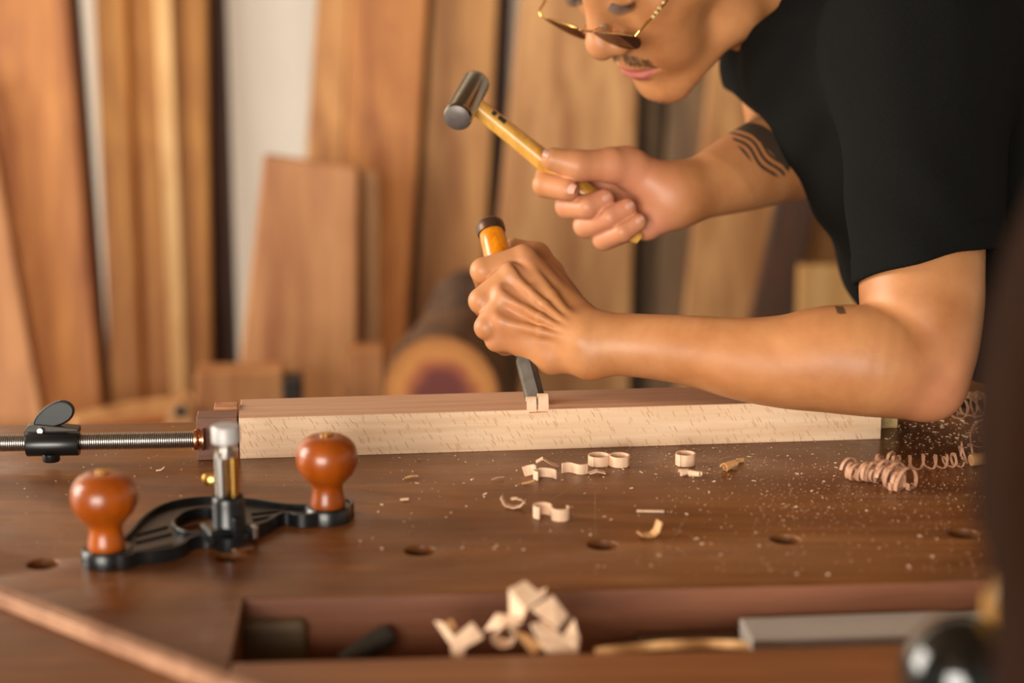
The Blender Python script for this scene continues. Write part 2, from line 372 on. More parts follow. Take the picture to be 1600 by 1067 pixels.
# raised rims
def rim(pts, name, w=.0022, z=.9062, closed=True, h=.0055):
    p = [(q if len(q) == 3 else G(q[0], q[1], .908)) * np.array([1, 1, 0]) + Z * z for q in pts]
    if closed: p = p + [p[0], p[1]]
    MB().ribbon(p, Z, h, w).build(name, M_blk, rp, bevel=.0006)
rim(olw, 'outer_rim', .0026, .905, h=.0096); rim(inner, 'inner_rim', .0022, .9065, h=.008)
for kx, ky, r_ in ((168, 879, .0165), (513, 812, .0160)):
    p = G(kx, ky, .9)
    MB().lathe([(r_, .0003), (r_, .009), (r_ - .0012, .0105), (.004, .0105)], p, Z, n=40).build('knob_pad', M_blk, rp)
    kn = MB().lathe([(.0118, .0), (.0122, .001), (.0118, .004), (.0108, .009), (.0103, .0125), (.0108, .0155), (.0140, .0190), (.0180, .0235), (.0206, .0290), (.0213, .0335), (.0209, .0380), (.0194, .0425), (.0164, .0462), (.0118, .0490), (.0058, .0502), (.005, .0499), (.0046, .0506), (.001, .0509)], p + Z * .0104, Z, n=64)
    ko = kn.build('knob', M_knob, rp)
    MB().lathe([(.0045, 0), (.0045, .0007), (.0038, .0010)], p + Z * (.0104 + .0506), Z, n=24).build('brass_screw_cap', M_brass, ko)
pc = G(359, 850, .9); pc = np.array([pc[0], pc[1], .9])
MB().lathe([(.0128, .004), (.0128, .006), (.0112, .009), (.0108, .030), (.0104, .0325), (.0098, .0335), (.0098, .028)], pc, Z, n=40).build('post_collar', M_blk, rp)
MB().prism([pc + RXx * a + RYy * c + Z * .0045 for a, c in ((-.019, -.011), (.017, -.011), (.013, .012), (-.016, .012))], Z * .010).build('post_boss', M_blk, rp, bevel=.002)
MB().lathe([(.0034, .030), (.0034, .062)], pc + RXx * .0032 - RYy * .003, Z, n=24).build('brass_rod', M_brass, rp)
MB().lathe([(.0042, .030), (.0042, .062)], pc - RXx * .0038 + RYy * .001, Z, n=24).build('steel_post', M_steel, rp)
MB().lathe([(.0078, .0610), (.0078, .0650), (.004, .0650), (.004, .0705)], pc, Z, n=32).build('post_cap', M_steel, rp)
kp = []
MB().lathe([(.0088, .0700), (.0094, .0707), (.0094, .0805), (.0086, .0815), (.002, .0818)], pc, Z, n=48).build('knurled_knob', plain('satin_knurled_steel', (176, 172, 170), .5, .25, var=.12, scale=900), rp)
MB().lathe([(.0035, 0), (.0042, .001), (.0042, .005), (.0020, .006)], g8(330, 748, .934) , nrm(-RXx * .7 - RYy * .6 + Z * .2), n=20).build('thumb_screw', M_brass, rp)
MB().box(pc - RYy * .0135 + Z * .012, (.007, .005, .020), (RXx, RYy, Z)).build('blade_clamp', M_blk, rp, bevel=.0008)
MB().box(pc + RXx * .0118 - RYy * .013 + Z * .010, (.004, .006, .009), (RXx, RYy, Z)).build('set_screw', M_steel, rp, bevel=.0012)
MB().prism([pc + RXx * a - RYy * c + Z * .0012 for a, c in ((-.008, .014), (.009, .014), (.007, .022), (-.006, .022))], Z * .0022).build('cutter_blade', plain('copper_toned_blade', (196, 140, 110), .3, .9), rp, bevel=.0004)
for x0, y0, x1, y1 in ((214, 836, 262, 823), (212, 848, 268, 834), (214, 862, 270, 851), (392, 803, 450, 797), (394, 812, 455, 803)):
    MB().tube([G(x0, y0, .906), G(x1, y1, .906)], .0010, 8).build('casting_rib', M_blk, rp)

# ============================================================ long wooden strip, bottom left
a0, a1 = G(-60, 900, .908), G(520, 1126, .908); sx = nrm(a1 - a0); sy = nrm(np.cross(Z, sx))
MB().box((a0 + a1) / 2 * [1, 1, 0] + Z * (.9 + .0048), (np.linalg.norm(a1 - a0), .0105, .0094), (sx, sy, Z)).build('wooden_strip', M_pink, bevel=.0009, label='thin reddish square wooden strip lying slanted across the near left corner of the bench', cat='wood strip')

# ============================================================ things lying in the tray
zt = .857
def tb(px, py, z): return G(px, py, z)
p = tb(428, 1012, zt + .008)
MB().box(p * [1, 1, 0] + Z * (zt + .0150), (.042, .028, .030), (BX, BY, Z)).build('wood_block', plain('dark_olive_wood', (100, 82, 58), .6), bevel=.005, seg=4, label='dark rounded wooden block in the left end of the bench tray', cat='wood block')
p = tb(572, 1012, zt + .014); d1 = nrm(BX * .8 + BY * .3 + Z * .35)
MB().tube([p - d1 * .019, p - d1 * .017, p + d1 * .012, p + d1 * .017, p + d1 * .019], [.003, .0055, .0075, .0065, .003], 16).build('metal_pin', plain('dark_grey_iron', (72, 70, 62), .45, .5), label='short dark grey metal pin leaning in the tray left of the shavings', cat='pin')
e0, e1 = tb(1165, 983, .884), tb(1640, 966, .884); ex = nrm(e1 - e0); ey = nrm(np.cross(Z, ex))
MB().box((e0 + e1) / 2 * [1, 1, 0] + Z * .8712, (np.linalg.norm(e1 - e0), .037, .026), (ex, ey, Z)).build('steel_bar', M_grey, bevel=.0012, label='flat dull grey steel bar lying in the tray along the bench edge', cat='metal bar')
MB().box(tb(1075, 985, .875) * [1, 1, 0] + Z * .8645, (.062, .030, .015), (BX, BY, Z)).build('tray_shadow_block', wood('tray_shadow_brown', (70, 46, 28), (104, 74, 46), (.2, 1, 1)), bevel=.001, label='dark brown block added as the shadow in the tray at the end of the steel bar', cat='wood offcut')  # dark block put in where the tray is only in shadow
pp = [tb(930 + i * 16, 1020 - 14 * math.sin(i / 15 * 2.2) , .896 + .002 * math.sin(i)) for i in range(16)]
MB().ribbon(pp, nrm(BY + Z * .35), .007, .0008).build('long_shaving', M_shav_o, label='long narrow amber shaving lying along the tray left of the steel bar', cat='wood shaving')

# ============================================================ near objects at the right edge (very out of focus)
post = MB()
pts = [(1690, 300, .60), (1640, 520, .60), (1610, 760, .60), (1606, 1200, .60)]
dk = plain('dark_brown_varnish', (38, 20, 10), .9, var=.1, spec=.08)
lft = [P(1720, 120, .62), P(1680, 300, .62), P(1626, 430, .62), P(1588, 560, .62), P(1568, 700, .62), P(1572, 860, .62), P(1602, 980, .62), P(1606, 1330, .62)]
poly = lft + [P(1760, 1330, .62), P(1790, 120, .62)]
post.prism(poly, np.array([0, .05, 0])).build('machine_column', dk, bevel=.004, label='dark brown out of focus column in front of the bench at the right edge', cat='column')
bl = MB().lathe([(.002, -.027), (.011, -.0255), (.020, -.0195), (.026, -.009), (.0275, 0), (.026, .009), (.020, .0195), (.011, .0255), (.002, .027)], P(1500, 1052, .84), nrm((.5, -.3, .8)), n=48)
gb = empty('mallet', P(1508, 1100, .84), label='glossy black round tool head with an amber tip, out of focus at the bottom right', cat='tool')
bl.build('round_head', plain('gloss_black', (10, 12, 10), .08, 0, coat=.6), gb)
MB().lathe([(.004, 0), (.0105, .004), (.0125, .012), (.011, .022), (.006, .028), (.001, .029)], P(1566, 985, .835), nrm((.25, .1, 1)), n=32).build('amber_tip', wood('amber_tip_wood', (150, 96, 30), (206, 156, 78), (1, 1, .2), 60, .35), gb)
MB().tube([P(1530, 1075, .84), P(1560, 1200, .80), P(1590, 1400, .76)], [.010, .009, .010], 20).build('handle', dk, gb)
# ============================================================ lumber leaning on the back wall
def wd(n, d, l, **k): return wood(n, d, l, (1, 1, 0.07), 30, 0.6, **k)
B_or = wd('orange_brown_board', (136, 73, 22), (186, 122, 58), spots=((112, 62, 26), 9, .64))
B_or2 = wd('golden_orange_board', (155, 88, 25), (204, 144, 62))
B_pk = wd('pinkish_brown_board', (144, 85, 39), (190, 134, 82), spots=((120, 74, 48), 7, .64))
B_pale = wd('pale_yellow_board', (180, 127, 63), (216, 174, 116))
B_tan = wd('tan_board', (142, 87, 35), (194, 142, 80), spots=((110, 66, 32), 8, .66))
B_tan2 = wd('light_brown_slab', (144, 90, 41), (200, 150, 94), spots=((146, 82, 30), 3.2, .50))
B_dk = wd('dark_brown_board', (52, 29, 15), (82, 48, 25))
B_vdk = wd('gap_shade_and_black_offcut', (27, 18, 12), (43, 29, 18))  # near-black stands in for shade between boards; one offcut uses it too
B_gr = wd('greyish_brown_board', (95, 70, 44), (126, 96, 62), spots=((70, 50, 36), 9, .62))
def board(name, mat, y0, s, top, bot, z0=0.0, z1=2.3, th=.03, cut_top=None, **tags):
    # top = (y, xl, xr), bot = (y, xl, xr) in the picture; edges are prolonged in the board's own plane
    tl, tr = PL(top[1], top[0], y0, s), PL(top[2], top[0] if len(top) < 4 else top[3], y0, s)
    bl_, br = PL(bot[1], bot[0], y0, s), PL(bot[2], bot[0], y0, s)
    def at(a, c, z): k = (z - a[2]) / (c[2] - a[2]); return a + (c - a) * k
    if z1 is None: A, B_ = tl, tr
    else: A, B_ = at(bl_, tl, z1), at(br, tr, z1)
    q = [at(bl_, tl, z0), at(br, tr, z0), B_, A]
    nrmv = nrm(np.cross(q[1] - q[0], q[3] - q[0])); nrmv = nrmv if nrmv[1] > 0 else -nrmv
    m = MB().prism(q, nrmv * th)
    return m.build(name, mat, bevel=.004, cat='board' if 'cat' not in tags else tags.pop('cat'), group=tags.pop('group', 'boards leaning against the back wall'), **tags)
s_ = .13
# shelf-height stand that carries the short pieces
ls = empty('lumber_stand', (0, 2.62, 0), label='low wooden stand behind the bench carrying the log and short offcuts', cat='stand')
MB().box((-.30, 2.62, .475), (2.0, .50, .05)).build('stand_top', B_dk, ls)
for x in (-1.2, .6):
    for y in (2.45, 2.80): MB().box((x, y, .225), (.07, .07, .45)).build('leg', B_dk, ls)

board('plank', B_pk, 2.90, .12, (300, -95, 4), (650, -60, 66), z0=0, z1=1.05, th=.04, label='reddish plank sloping in at the far left edge of the frame')
board('plank', B_or, 3.08, s_, (0, -60, 104), (640, -20, 158), th=.05, label='wide orange-brown plank with a dark right edge, second from the left')
board('plank', B_vdk, 3.22, s_, (0, 98, 122), (640, 152, 172), th=.03, label='narrow blackish strip added as the shade in the gap right of the wide orange-brown plank')  # dark strip in place of the shadowed gap between planks
board('plank', B_or2, 3.145, s_, (0, 146, 196), (620, 172, 222), th=.03, label='golden orange plank just right of the blackish gap, first of a pair')
board('plank', B_or2, 3.18, s_, (0, 198, 242), (620, 224, 274), th=.03, label='golden orange plank directly left of the pale yellow plank')
board('plank', B_pale, 3.115, s_, (0, 240, 268), (620, 268, 294), th=.025, label='pale yellow plank left of the white wall strip')
board('plank', B_tan, 3.245, s_, (0, 268, 290), (620, 292, 312), th=.025, label='narrow tan plank between the pale yellow and the thin orange ones')
board('plank', B_or2, 3.17, s_, (0, 288, 322), (620, 306, 330), th=.025, label='thin golden orange plank at the left side of the white wall strip')
board('plank', B_dk, 3.28, s_, (0, 320, 346), (620, 326, 372), th=.03, label='thin dark brown strip added as the shaded gap bordering the white wall strip on its left')  # gap shade built as a dark sliver, no separate plank
board('short_board', B_pk, 2.74, .10, (241, 412, 560, 262), (640, 366, 556), z0=.5, z1=None, th=.04, label='short pinkish-brown board with a cut top edge, standing before the white wall strip')
board('short_board', B_tan2, 2.80, .10, (262, 545, 592, 268), (640, 545, 594), z0=.5, z1=None, th=.03, label='short knotty light strip standing right behind the short pinkish-brown board')
board('plank', B_tan, 3.13, s_, (0, 494, 548), (620, 452, 515), th=.04, label='tan plank bordering the white wall strip on its right')
board('plank', B_or, 3.08, s_, (0, 548, 668), (560, 520, 634), th=.04, label='orange-brown plank behind the short pinkish-brown board, left of the first dark gap')
board('plank', B_vdk, 3.22, s_, (0, 664, 690), (560, 630, 664), th=.03, label='blackish strip added as the shade in the gap left of the log')  # shadow line between two planks, put in as a strip
board('plank', B_tan, 3.12, s_, (0, 676, 778), (560, 646, 752), th=.04, label='brown plank behind the hammer head')
board('plank', B_dk, 3.22, s_, (0, 770, 800), (560, 740, 780), th=.03, label='dark brown board edge just right of the hammer head')
board('wide_slab', B_tan2, 2.98, s_, (60, 806, 998), (600, 752, 984), th=.06, label='widest light brown slab, behind the hammer hand and the chisel hand', cat='wood slab')
board('plank', B_vdk, 3.14, s_, (120, 996, 1012), (560, 980, 998), th=.04, label='narrow blackish strip added as gap shade at the right edge of the widest slab')  # shaded gap beside the slab, modelled as a dark strip
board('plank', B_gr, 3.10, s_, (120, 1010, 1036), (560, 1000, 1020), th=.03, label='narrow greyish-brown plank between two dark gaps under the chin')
board('plank', B_vdk, 3.20, s_, (120, 1030, 1052), (560, 1004, 1030), th=.03, label='blackish strip added as gap shade just left of the greyish slab by the far wrist')  # another shaded gap, filled with a dark strip
board('wide_slab', B_gr, 3.00, s_, (130, 1048, 1110), (560, 1016, 1066), th=.05, label='greyish-brown slab with a rough edge behind the far wrist', cat='wood slab')
board('wide_slab', B_tan2, 2.97, s_, (130, 1108, 1262), (560, 1062, 1172), th=.05, label='light tan slab with a dark knot between the far forearm and near forearm', cat='wood slab')
board('plank', B_dk, 2.95, s_, (230, 1230, 1292), (560, 1160, 1230), th=.05, label='dark brown plank slanting down to the near forearm left of the pale board', cat='board')
board('plank', B_tan, 3.06, s_, (200, 1270, 1400), (560, 1236, 1400), th=.04, label='brown plank behind the pale short board near the sleeve')
board('short_board', B_pale, 2.91, .03, (416, 1250, 1352), (600, 1244, 1352), z0=0, z1=None, th=.03, label='pale yellowish short board between the dark plank and the near upper arm')
board('plank', B_or, 3.10, s_, (0, 1400, 1560), (600, 1400, 1560), th=.04, label='orange-brown plank hidden mostly behind the black shirt')
# log with bark, its sawn end turned to the bench
def rough_lathe(prof, o, ax, n, amp, seed):
    rnd = random.Random(seed); m = MB(); m.lathe(prof, o, ax, n)
    o = np.asarray(o); ax = nrm(ax); ph = [rnd.random() * 6 for _ in range(8)]
    for i, v in enumerate(m.v):
        r = v - o; h = r.dot(ax); q = r - ax * h; a = math.atan2(q.dot(Z), q[0])
        k = 1 + amp * (math.sin(3 * a + ph[0]) + .6 * math.sin(7 * a + ph[1] + h * 9) + .4 * math.sin(13 * a + ph[2] - h * 21)) / 2
        m.v[i] = o + ax * h + q * k
    return m
c = P(690, 614, 2.56); axl = nrm((.16, 1, .02))
lg = empty('log', (c[0], c[1] + .08, .57), label='round bark-covered log lying with its orange and purplish sawn end towards the bench', cat='log')
rl = rough_lathe([(.083, 0), (.086, .01), (.086, .15), (.08, .165)], c, axl, 48, .05, 3); rl.build('bark', wood('bark', (70, 46, 28), (124, 86, 54), (1, 1, 1), 40, .85, bump=.8), lg)
t = NT('sawn_log_end'); g = t.n('ShaderNodeTexGradient', gradient_type='SPHERICAL'); tc = t.n('ShaderNodeTexCoord'); mp = t.n('ShaderNodeMapping'); t.l(tc.outputs['Object'], mp.inputs[0])
mp.inputs['Scale'].default_value = (12, 12, 12); t.l(mp.outputs[0], g.inputs[0])
n_ = t.noise(tc.outputs['Object'], 30, 3); ad = t.n('ShaderNodeMath', operation='MULTIPLY_ADD'); t.l(n_, ad.inputs[0]); ad.inputs[1].default_value = .3; t.l(g.outputs['Fac'], ad.inputs[2])
t.l(t.ramp(ad.outputs[0], [(.1, lin((150, 92, 44))), (.45, lin((206, 140, 74))), (.62, lin((170, 96, 58))), (.8, lin((110, 52, 48)))]), t.b.inputs['Base Color']); t.rough(.7)
e = MB().lathe([(.080, 0), (.080, .006)], (0, 0, 0), axl, 48); eo = e.build('sawn_end', t.m, origin=(0, 0, 0)); eo.location = Vector(c - axl * .004) - lg.location; eo.parent = lg
MB().box([c[0] + .01, c[1] + .085, .5385], (.12, .12, .077)).build('log_support', B_dk, label='dark chock under the log', cat='wood block')
c2 = np.array([P(733, 520, 2.84)[0], 2.775, .5005])
rough_lathe([(.078, 0), (.084, .04), (.078, .12), (.070, .20), (.048, .255), (.02, .275)], c2, Z, 36, .16, 5).build('bark_chunk', wood('dark_bark', (66, 44, 30), (118, 84, 56), (1, 1, 1), 30, .9, bump=.8), label='dark shaggy stump covered in bark standing right behind the log', cat='wood chunk')
# short offcuts on the stand
def blockpx(name, x0, x1, y0, y1, d, th, mat, rz=0, **tags):
    a = P(x0, y1, d); w = (x1 - x0) / FPX * d; h = (y1 - y0) / FPX * d / math.cos(PITCH)
    ca, sa = math.cos(rz), math.sin(rz); ax = np.array([ca, sa, 0]); ay = np.array([-sa, ca, 0])
    zb_ = .5
    hh = max(.02, a[2] + h - zb_)
    return MB().box([a[0] + w / 2, a[1] + th / 2, zb_ + hh / 2], (w, th, hh), (ax, ay, Z)).build(name, mat, bevel=.003, **tags)
blockpx('offcut', 540, 600, 548, 616, 2.62, .05, B_pk, label='small pinkish block standing left of the log', cat='wood offcut')
blockpx('offcut', 304, 440, 582, 630, 2.56, .06, B_pk, .08, label='low pinkish-brown offcut lying at the foot of the short pinkish-brown board', cat='wood offcut')
blockpx('offcut', 440, 470, 594, 628, 2.54, .05, B_vdk, .08, label='small blackish block against the right end of the low pinkish-brown offcut', cat='wood offcut')
# pale thin offcut with a pointed, holed end, lying on the stand
fl = [G(x, y, .60) for x, y in ((112, 668), (205, 646), (262, 640), (292, 626), (312, 650), (318, 676), (120, 690))]
fl = [q * [1, 1, 0] + Z * .5 for q in fl]; fo = MB().prism(fl, Z * .12).build('flat_offcut', B_tan2, bevel=.002, label='pale flat offcut lying behind the screw clamp', cat='wood offcut')
pt = [P(x, y, 2.54) for x, y in ((232, 822), (262, 640), (284, 624), (300, 634), (316, 822))]
fo2 = empty('pointed_offcut', P(280, 680, 2.54), label='pale pointed offcut with a dark hole standing behind the screw clamp', cat='wood offcut')
MB().prism(pt, (0, .02, 0)).build('panel', B_tan2, fo2); MB().lathe([(.008, -.001), (.008, .002)], P(282, 643, 2.538), (0, 1, 0), 20).build('hole', M_blk, fo2)
for o_ in list(COL.objects):
    if o_.name.startswith(('flat_offcut',)): o_.location.z -= 0
# low amber board behind the bench at right
MB().box(G(1552, 598, .905) * [1, 1, 0] + Z * .9125, (.10, .05, .022), (BX, BY, Z)).build('amber_offcut', wood('amber_rough_offcut', (120, 72, 20), (176, 116, 44), (1, 1, 1), 50), bevel=.002, label='amber offcut on the back of the bench behind the elbow', cat='wood offcut')

# ============================================================ shavings and chips on the bench
def curl(px, py, r, w, turns=.9, a0=0, z=.9, tilt=(0, 0), grow=.0, mat=None, name='curled_shaving', n=26, lab='', group='curled beech shavings on the bench', sub=None, th=.0011, squash=1):
    c = G(px, py, z); up = nrm(np.array([tilt[0], tilt[1], 1.0])); u = nrm(np.cross(up, (.3, 1, .1))); v_ = np.cross(up, u)
    pts = []
    for i in range(n):
        k = i / (n - 1); a = a0 + k * turns * 2 * math.pi; rr = r * (1 + grow * k)
        pts.append(c + up * (w / 2 + r * (abs(tilt[0]) + abs(tilt[1])) * .6) + (u * math.cos(a) + v_ * math.sin(a) * squash) * rr)
    m = MB().ribbon(pts, up, w, th)
    m.v = [v_ if v_[2] > z + .0003 else np.array([v_[0], v_[1], z + .0003]) for v_ in m.v]
    return m.build(name, mat or M_shav, label=lab, cat='wood shaving', group=group)
def flat(px, py, pts, w, name='bent_shaving', lab='', mat=None, z=.9, group='bent chips on the bench', wdir=None, th=.0007):
    # pts: (along, height) profile in metres around the point
    c = G(px, py, z)
    ang = pts[0]; pr = pts[1:]; ux = np.array([math.cos(ang), math.sin(ang), 0]); wv = np.array([-math.sin(ang), math.cos(ang), 0]) if wdir is None else nrm(wdir)
    q = [c + ux * a + Z * (h + .0006) for a, h in pr]
    m = MB().ribbon(q, wv, w, th, smooth=False)
    m.v = [v_ if v_[2] > z + .0002 else np.array([v_[0], v_[1], z + .0002]) for v_ in m.v]
    return m.build(name, mat or M_shav, label=lab, cat='wood shaving', group=group)
curl(936, 726, .0074, .0078, 1.02, 1.2, grow=.08, lab='closed ring shaving, left of the upright pair in front of the beam')
curl(968, 727, .0070, .0082, 1.02, 2.5, grow=.1, lab='closed ring shaving, right of the upright pair in front of the beam')
curl(1071, 726, .0066, .0092, 1.15, 0.3, grow=.12, lab='tall closed ring shaving standing alone in front of the beam')
curl(852, 749, .0080, .0072, .62, 3.5, grow=.1, squash=.7, lab='open curl shaving at the front of the left cluster before the beam')
curl(828, 748, .0062, .0075, .35, 3.4, tilt=(-.3, .1), lab='short curved shaving at the left end of the left cluster')
flat(850, 731, (.05, (-.006, .004), (-.001, .007), (.005, .003), (.010, .001)), .007, lab='folded shaving lying behind the open curl of the left cluster')
S_ = [(.0, 0)]
def wave(px, py, length, amp, w, ang, lab, per=1.0, z=.9, mat=None):
    c = G(px, py, z); ux = np.array([math.cos(ang), math.sin(ang), 0]); uy = np.array([-math.sin(ang), math.cos(ang), 0])
    pts = [c + ux * (k - .5) * length + uy * amp * math.sin(k * per * 2 * math.pi) + Z * (w / 2 + .0003) for k in np.linspace(0, 1, 24)]
    return MB().ribbon(pts, Z, w, .0007).build('wavy_shaving', mat or M_shav, label=lab, cat='wood shaving', group='curled beech shavings on the bench')
wave(898, 740, .019, .0028, .0076, -.05, 'wavy upright shaving between the left cluster and the ring pair')
flat(933, 741, (.1, (-.006, .0005), (0, .0022), (.006, .0004)), .006, lab='small flat chip just below the left ring of the pair')
def esc(px, py):
    c = G(px, py); p_ = []
    for k in np.linspace(0, 1, 20): a = math.radians(-60 + 300 * k); p_.append(c + np.array([-.0048 + .0062 * math.cos(a), .004 + .0062 * math.sin(a), 0]))
    return p_
p_ = []
c = G(857, 812)
for a in np.linspace(250, -20, 18): p_.append(c + np.array([-.004 + .0062 * math.cos(math.radians(a)), .006 + .006 * math.sin(math.radians(a)), .0045]))
for a in np.linspace(170, 400, 18): p_.append(c + np.array([.0082 + .0060 * math.cos(math.radians(a)), .002 + .0058 * math.sin(math.radians(a)), .0042]))
MB().ribbon(p_, Z, .0086, .0010).build('s_curled_shaving', M_shav, label='S-shaped double curl shaving lying between the beam and the middle dog hole', cat='wood shaving', group='curled beech shavings on the bench')
flat(805, 795, (-.2, (-.010, .0075), (-.007, .002), (-.001, .0006), (.004, .002), (.007, .006)), .0055, lab='broken chip with an upturned left end, left of the S-shaped curl')
flat(807, 791, (.1, (-.004, .005), (0, .0055), (.004, .004)), .004, lab='tiny chip riding on the broken chip left of the S-shaped curl')
flat(1017, 838, (.35, (-.0085, .0024), (-.004, .0008), (.001, .0006), (.004, .003), (.0062, .0095)), .0085, mat=M_shav_o, lab='amber chip with an upturned right end beside the third dog hole')
flat(1016, 801, (-.06, (-.0095, .0006), (.0095, .0006)), .0018, th=.0012, name='wood_sliver', lab='thin straight pale sliver above the amber upturned chip')
flat(643, 748, (.35, (-.005, .0006), (0, .0016), (.005, .0012)), .0022, name='wood_sliver', mat=M_shav_o, lab='small amber sliver left of the left cluster, near the right knob')
flat(778, 750, (.5, (-.005, .0006), (0, .0014), (.005, .0012)), .0018, name='wood_sliver', mat=M_shav_r, lab='small brownish sliver between the right knob and the left cluster')
flat(632, 783, (.0, (-.003, .0006), (.003, .0012)), .003, name='wood_sliver', lab='tiny whitish chip below the small amber sliver')
flat(826, 757, (.3, (-.005, .0006), (.0, .0012), (.004, .002)), .0025, name='wood_sliver', mat=M_shav_o, lab='narrow amber sliver under the left cluster')
flat(252, 738, (-.3, (-.004, .0006), (0, .0014), (.003, .004)), .0016, name='wood_sliver', lab='small forked sliver between the clamp rod and the router post')
def bud(px, py, ang, L, r, lab, mat=None):
    c = G(px, py) + Z * r; ux = np.array([math.cos(ang), math.sin(ang), .1]); uy = nrm(np.cross(Z, ux)); p_ = []
    for k in np.linspace(0, 1, 60):
        a = k * 4.2 * 2 * math.pi; rr = r * (1 - .35 * k); p_.append(c + ux * (k - .5) * L + (uy * math.cos(a) + Z * math.sin(a)) * rr)
    MB().ribbon(p_, ux, L / 3.6, .0006).build('tight_curl', mat or M_shav, label=lab, cat='wood shaving', group='tight shaving curls on the bench')
bud(1069, 743, .3, .006, .0026, 'round tight curl just below the lone tall ring')
bud(1086, 745, -.6, .009, .0024, 'longer tight curl just below and right of the lone tall ring')
bud(1141, 733, .7, .012, .0032, 'pointed twisted amber curl right of the lone tall ring', M_shav_o)
bud(1157, 723, .3, .005, .0018, 'tiny twisted curl touching the pointed amber curl', M_shav_o)
# two curls rising at the chisel's edge
for x0, x1, yb, lab, rr in ((823, 838, 641, 'left of the two shavings curling up at the chisel edge', .0062), (841, 857, 639, 'right of the two shavings curling up at the chisel edge', .0070)):
    c = G((x0 + x1) / 2, yb, .9325) - EY * .001 - Z * .001
    p_ = [c + (-EY * math.sin(a) * -rr * .0) + EY * (rr * (1 - math.cos(a)) * .8) + Z * (rr * math.sin(a)) * 1.7 for a in np.linspace(0, 2.5, 14)]
    MB().ribbon(p_, EX, (x1 - x0) / 2010, .0008).build('rising_shaving', M_shav, label=lab, cat='wood shaving', group='shavings rising at the chisel edge')
# helical curls at the right
def helix(p0, p1, r, turns, w, mat, name='spiral_shaving', lab='', z=.9, group='spiral shavings at the right of the bench', jit=.0, seed=1, th=.0005):
    rnd = random.Random(seed); p0 = np.asarray(p0); p1 = np.asarray(p1); ax = nrm(p1 - p0); u = nrm(np.cross(ax, Z)); v_ = np.cross(u, ax)
    n = int(turns * 16); pts = []; wds = []
    for i in range(n):
        k = i / (n - 1); a = k * turns * 2 * math.pi; rr = r * (1 + jit * math.sin(k * 11 + seed) * .5); c = p0 + (p1 - p0) * k + jit * r * np.array([math.sin(k * 9 + seed), math.cos(k * 7 + seed), 0])
        q = c + u * math.cos(a) * rr + v_ * math.sin(a) * rr; q[2] = max(q[2], z + .0004 + w * .05); pts.append(q)
    return MB().ribbon(pts, ax, w, th).build(name, mat, label=lab, cat='wood shaving', group=group)
def gz(x, y, h): p = G(x, y, .9); return np.array([p[0], p[1], .9 + h])
helix(gz(1318, 744, .006), gz(1368, 757, .006), .0066, 6.5, .0026, M_shav_r, lab='thick spiral at the left end of the spiral shaving heap', jit=.5)
helix(gz(1352, 750, .007), gz(1404, 762, .007), .0076, 7, .0028, M_shav_r, lab='thick spiral in the middle of the spiral shaving heap', jit=.55, seed=3)
helix(gz(1384, 758, .007), gz(1420, 766, .006), .0086, 5, .0030, M_shav_r, lab='widest loops at the right end of the spiral shaving heap', jit=.45, seed=5)
helix(gz(1366, 738, .006), gz(1402, 742, .008), .0078, 3.6, .0024, M_shav_r, lab='loose spiral on the upper side of the spiral shaving heap', jit=.3, seed=8)
helix(gz(1398, 734, .005), gz(1480, 730, .004), .0062, 4.3, .0018, M_shav_r, lab='stretched thin spiral running right from the heap towards the dowel', jit=.1, seed=2)
helix(gz(1478, 730, .004), gz(1498, 728, .005), .0052, 3.0, .0016, M_shav_r, lab='tight thin spiral at the left end of the dowel', jit=.4, seed=4)
helix(gz(1500, 722, .006), gz(1512, 722, .007), .0080, 2.4, .0014, M_shav_r, lab='upright rings of thin shaving left of the dowel', jit=.4, seed=6)
helix(gz(1492, 655, .007), gz(1512, 648, .009), .0100, 2.3, .0018, M_shav_r, lab='wide thin rings just right of the elbow', jit=.3, seed=7)
helix(gz(1512, 652, .008), gz(1534, 648, .009), .0110, 2.2, .0018, M_shav_r, lab='second set of wide thin rings right of the elbow', jit=.3, seed=9)
helix(gz(1532, 648, .007), gz(1552, 650, .008), .0100, 1.8, .0018, M_shav_r, lab='third set of thin rings, farthest right of the elbow', jit=.3, seed=10)
helix(gz(1500, 638, .012), gz(1556, 640, .010), .0028, 9, .0030, M_shav_o, lab='tight amber twist lying above the thin rings by the elbow', jit=.1, seed=11)
helix(gz(1526, 705, .014), gz(1534, 700, .010), .0090, 1.3, .0040, M_shav_r, lab='large loose loop standing behind the dowel', jit=.4, seed=12)
dw = nrm(BX + BY * .25 + Z * .04)
MB().lathe([(.002, -.009), (.0045, -.0085), (.0048, 0), (.0045, .0085), (.002, .009)], G(1532, 727, .9) + Z * .0052, dw, 24).build('dowel', M_shav_o, label='short pale dowel lying at the right end of the stretched spiral', cat='dowel')
# bent chips heaped in the tray
def chip(pts3, w, wdir, lab, mat=None):
    MB().ribbon([P(*p) for p in pts3], wdir, w, .0008, smooth=False).build('bent_chip', mat or M_shav, label=lab, cat='wood shaving', group='broad bent chips heaped in the tray')
V1 = nrm(RX * .9 + Z * .25 + BY * .35)
def poly_chip(segs, lab, mat=None, th=.0009):
    m = MB()
    for seg in segs:
        q = [P(p[0], p[1], 1.068 + (p[2] - 1.068) * .5) for p in seg]; nn = nrm(np.cross(q[1] - q[0], q[2] - q[0])); nn = nn if nn[1] > 0 else -nn
        m.prism(q, nn * th)
    return m.build('bent_chip', mat or M_shav, label=lab, cat='wood shaving', group='broad bent chips heaped in the tray')
poly_chip([[(795, 920, 1.075), (820, 907, 1.09), (850, 932, 1.085), (822, 953, 1.065)], [(795, 920, 1.075), (822, 953, 1.065), (815, 972, 1.075), (796, 962, 1.08)], [(850, 932, 1.085), (854, 918, 1.10), (838, 924, 1.10)]], 'tallest bent chip at the top of the heap in the tray')
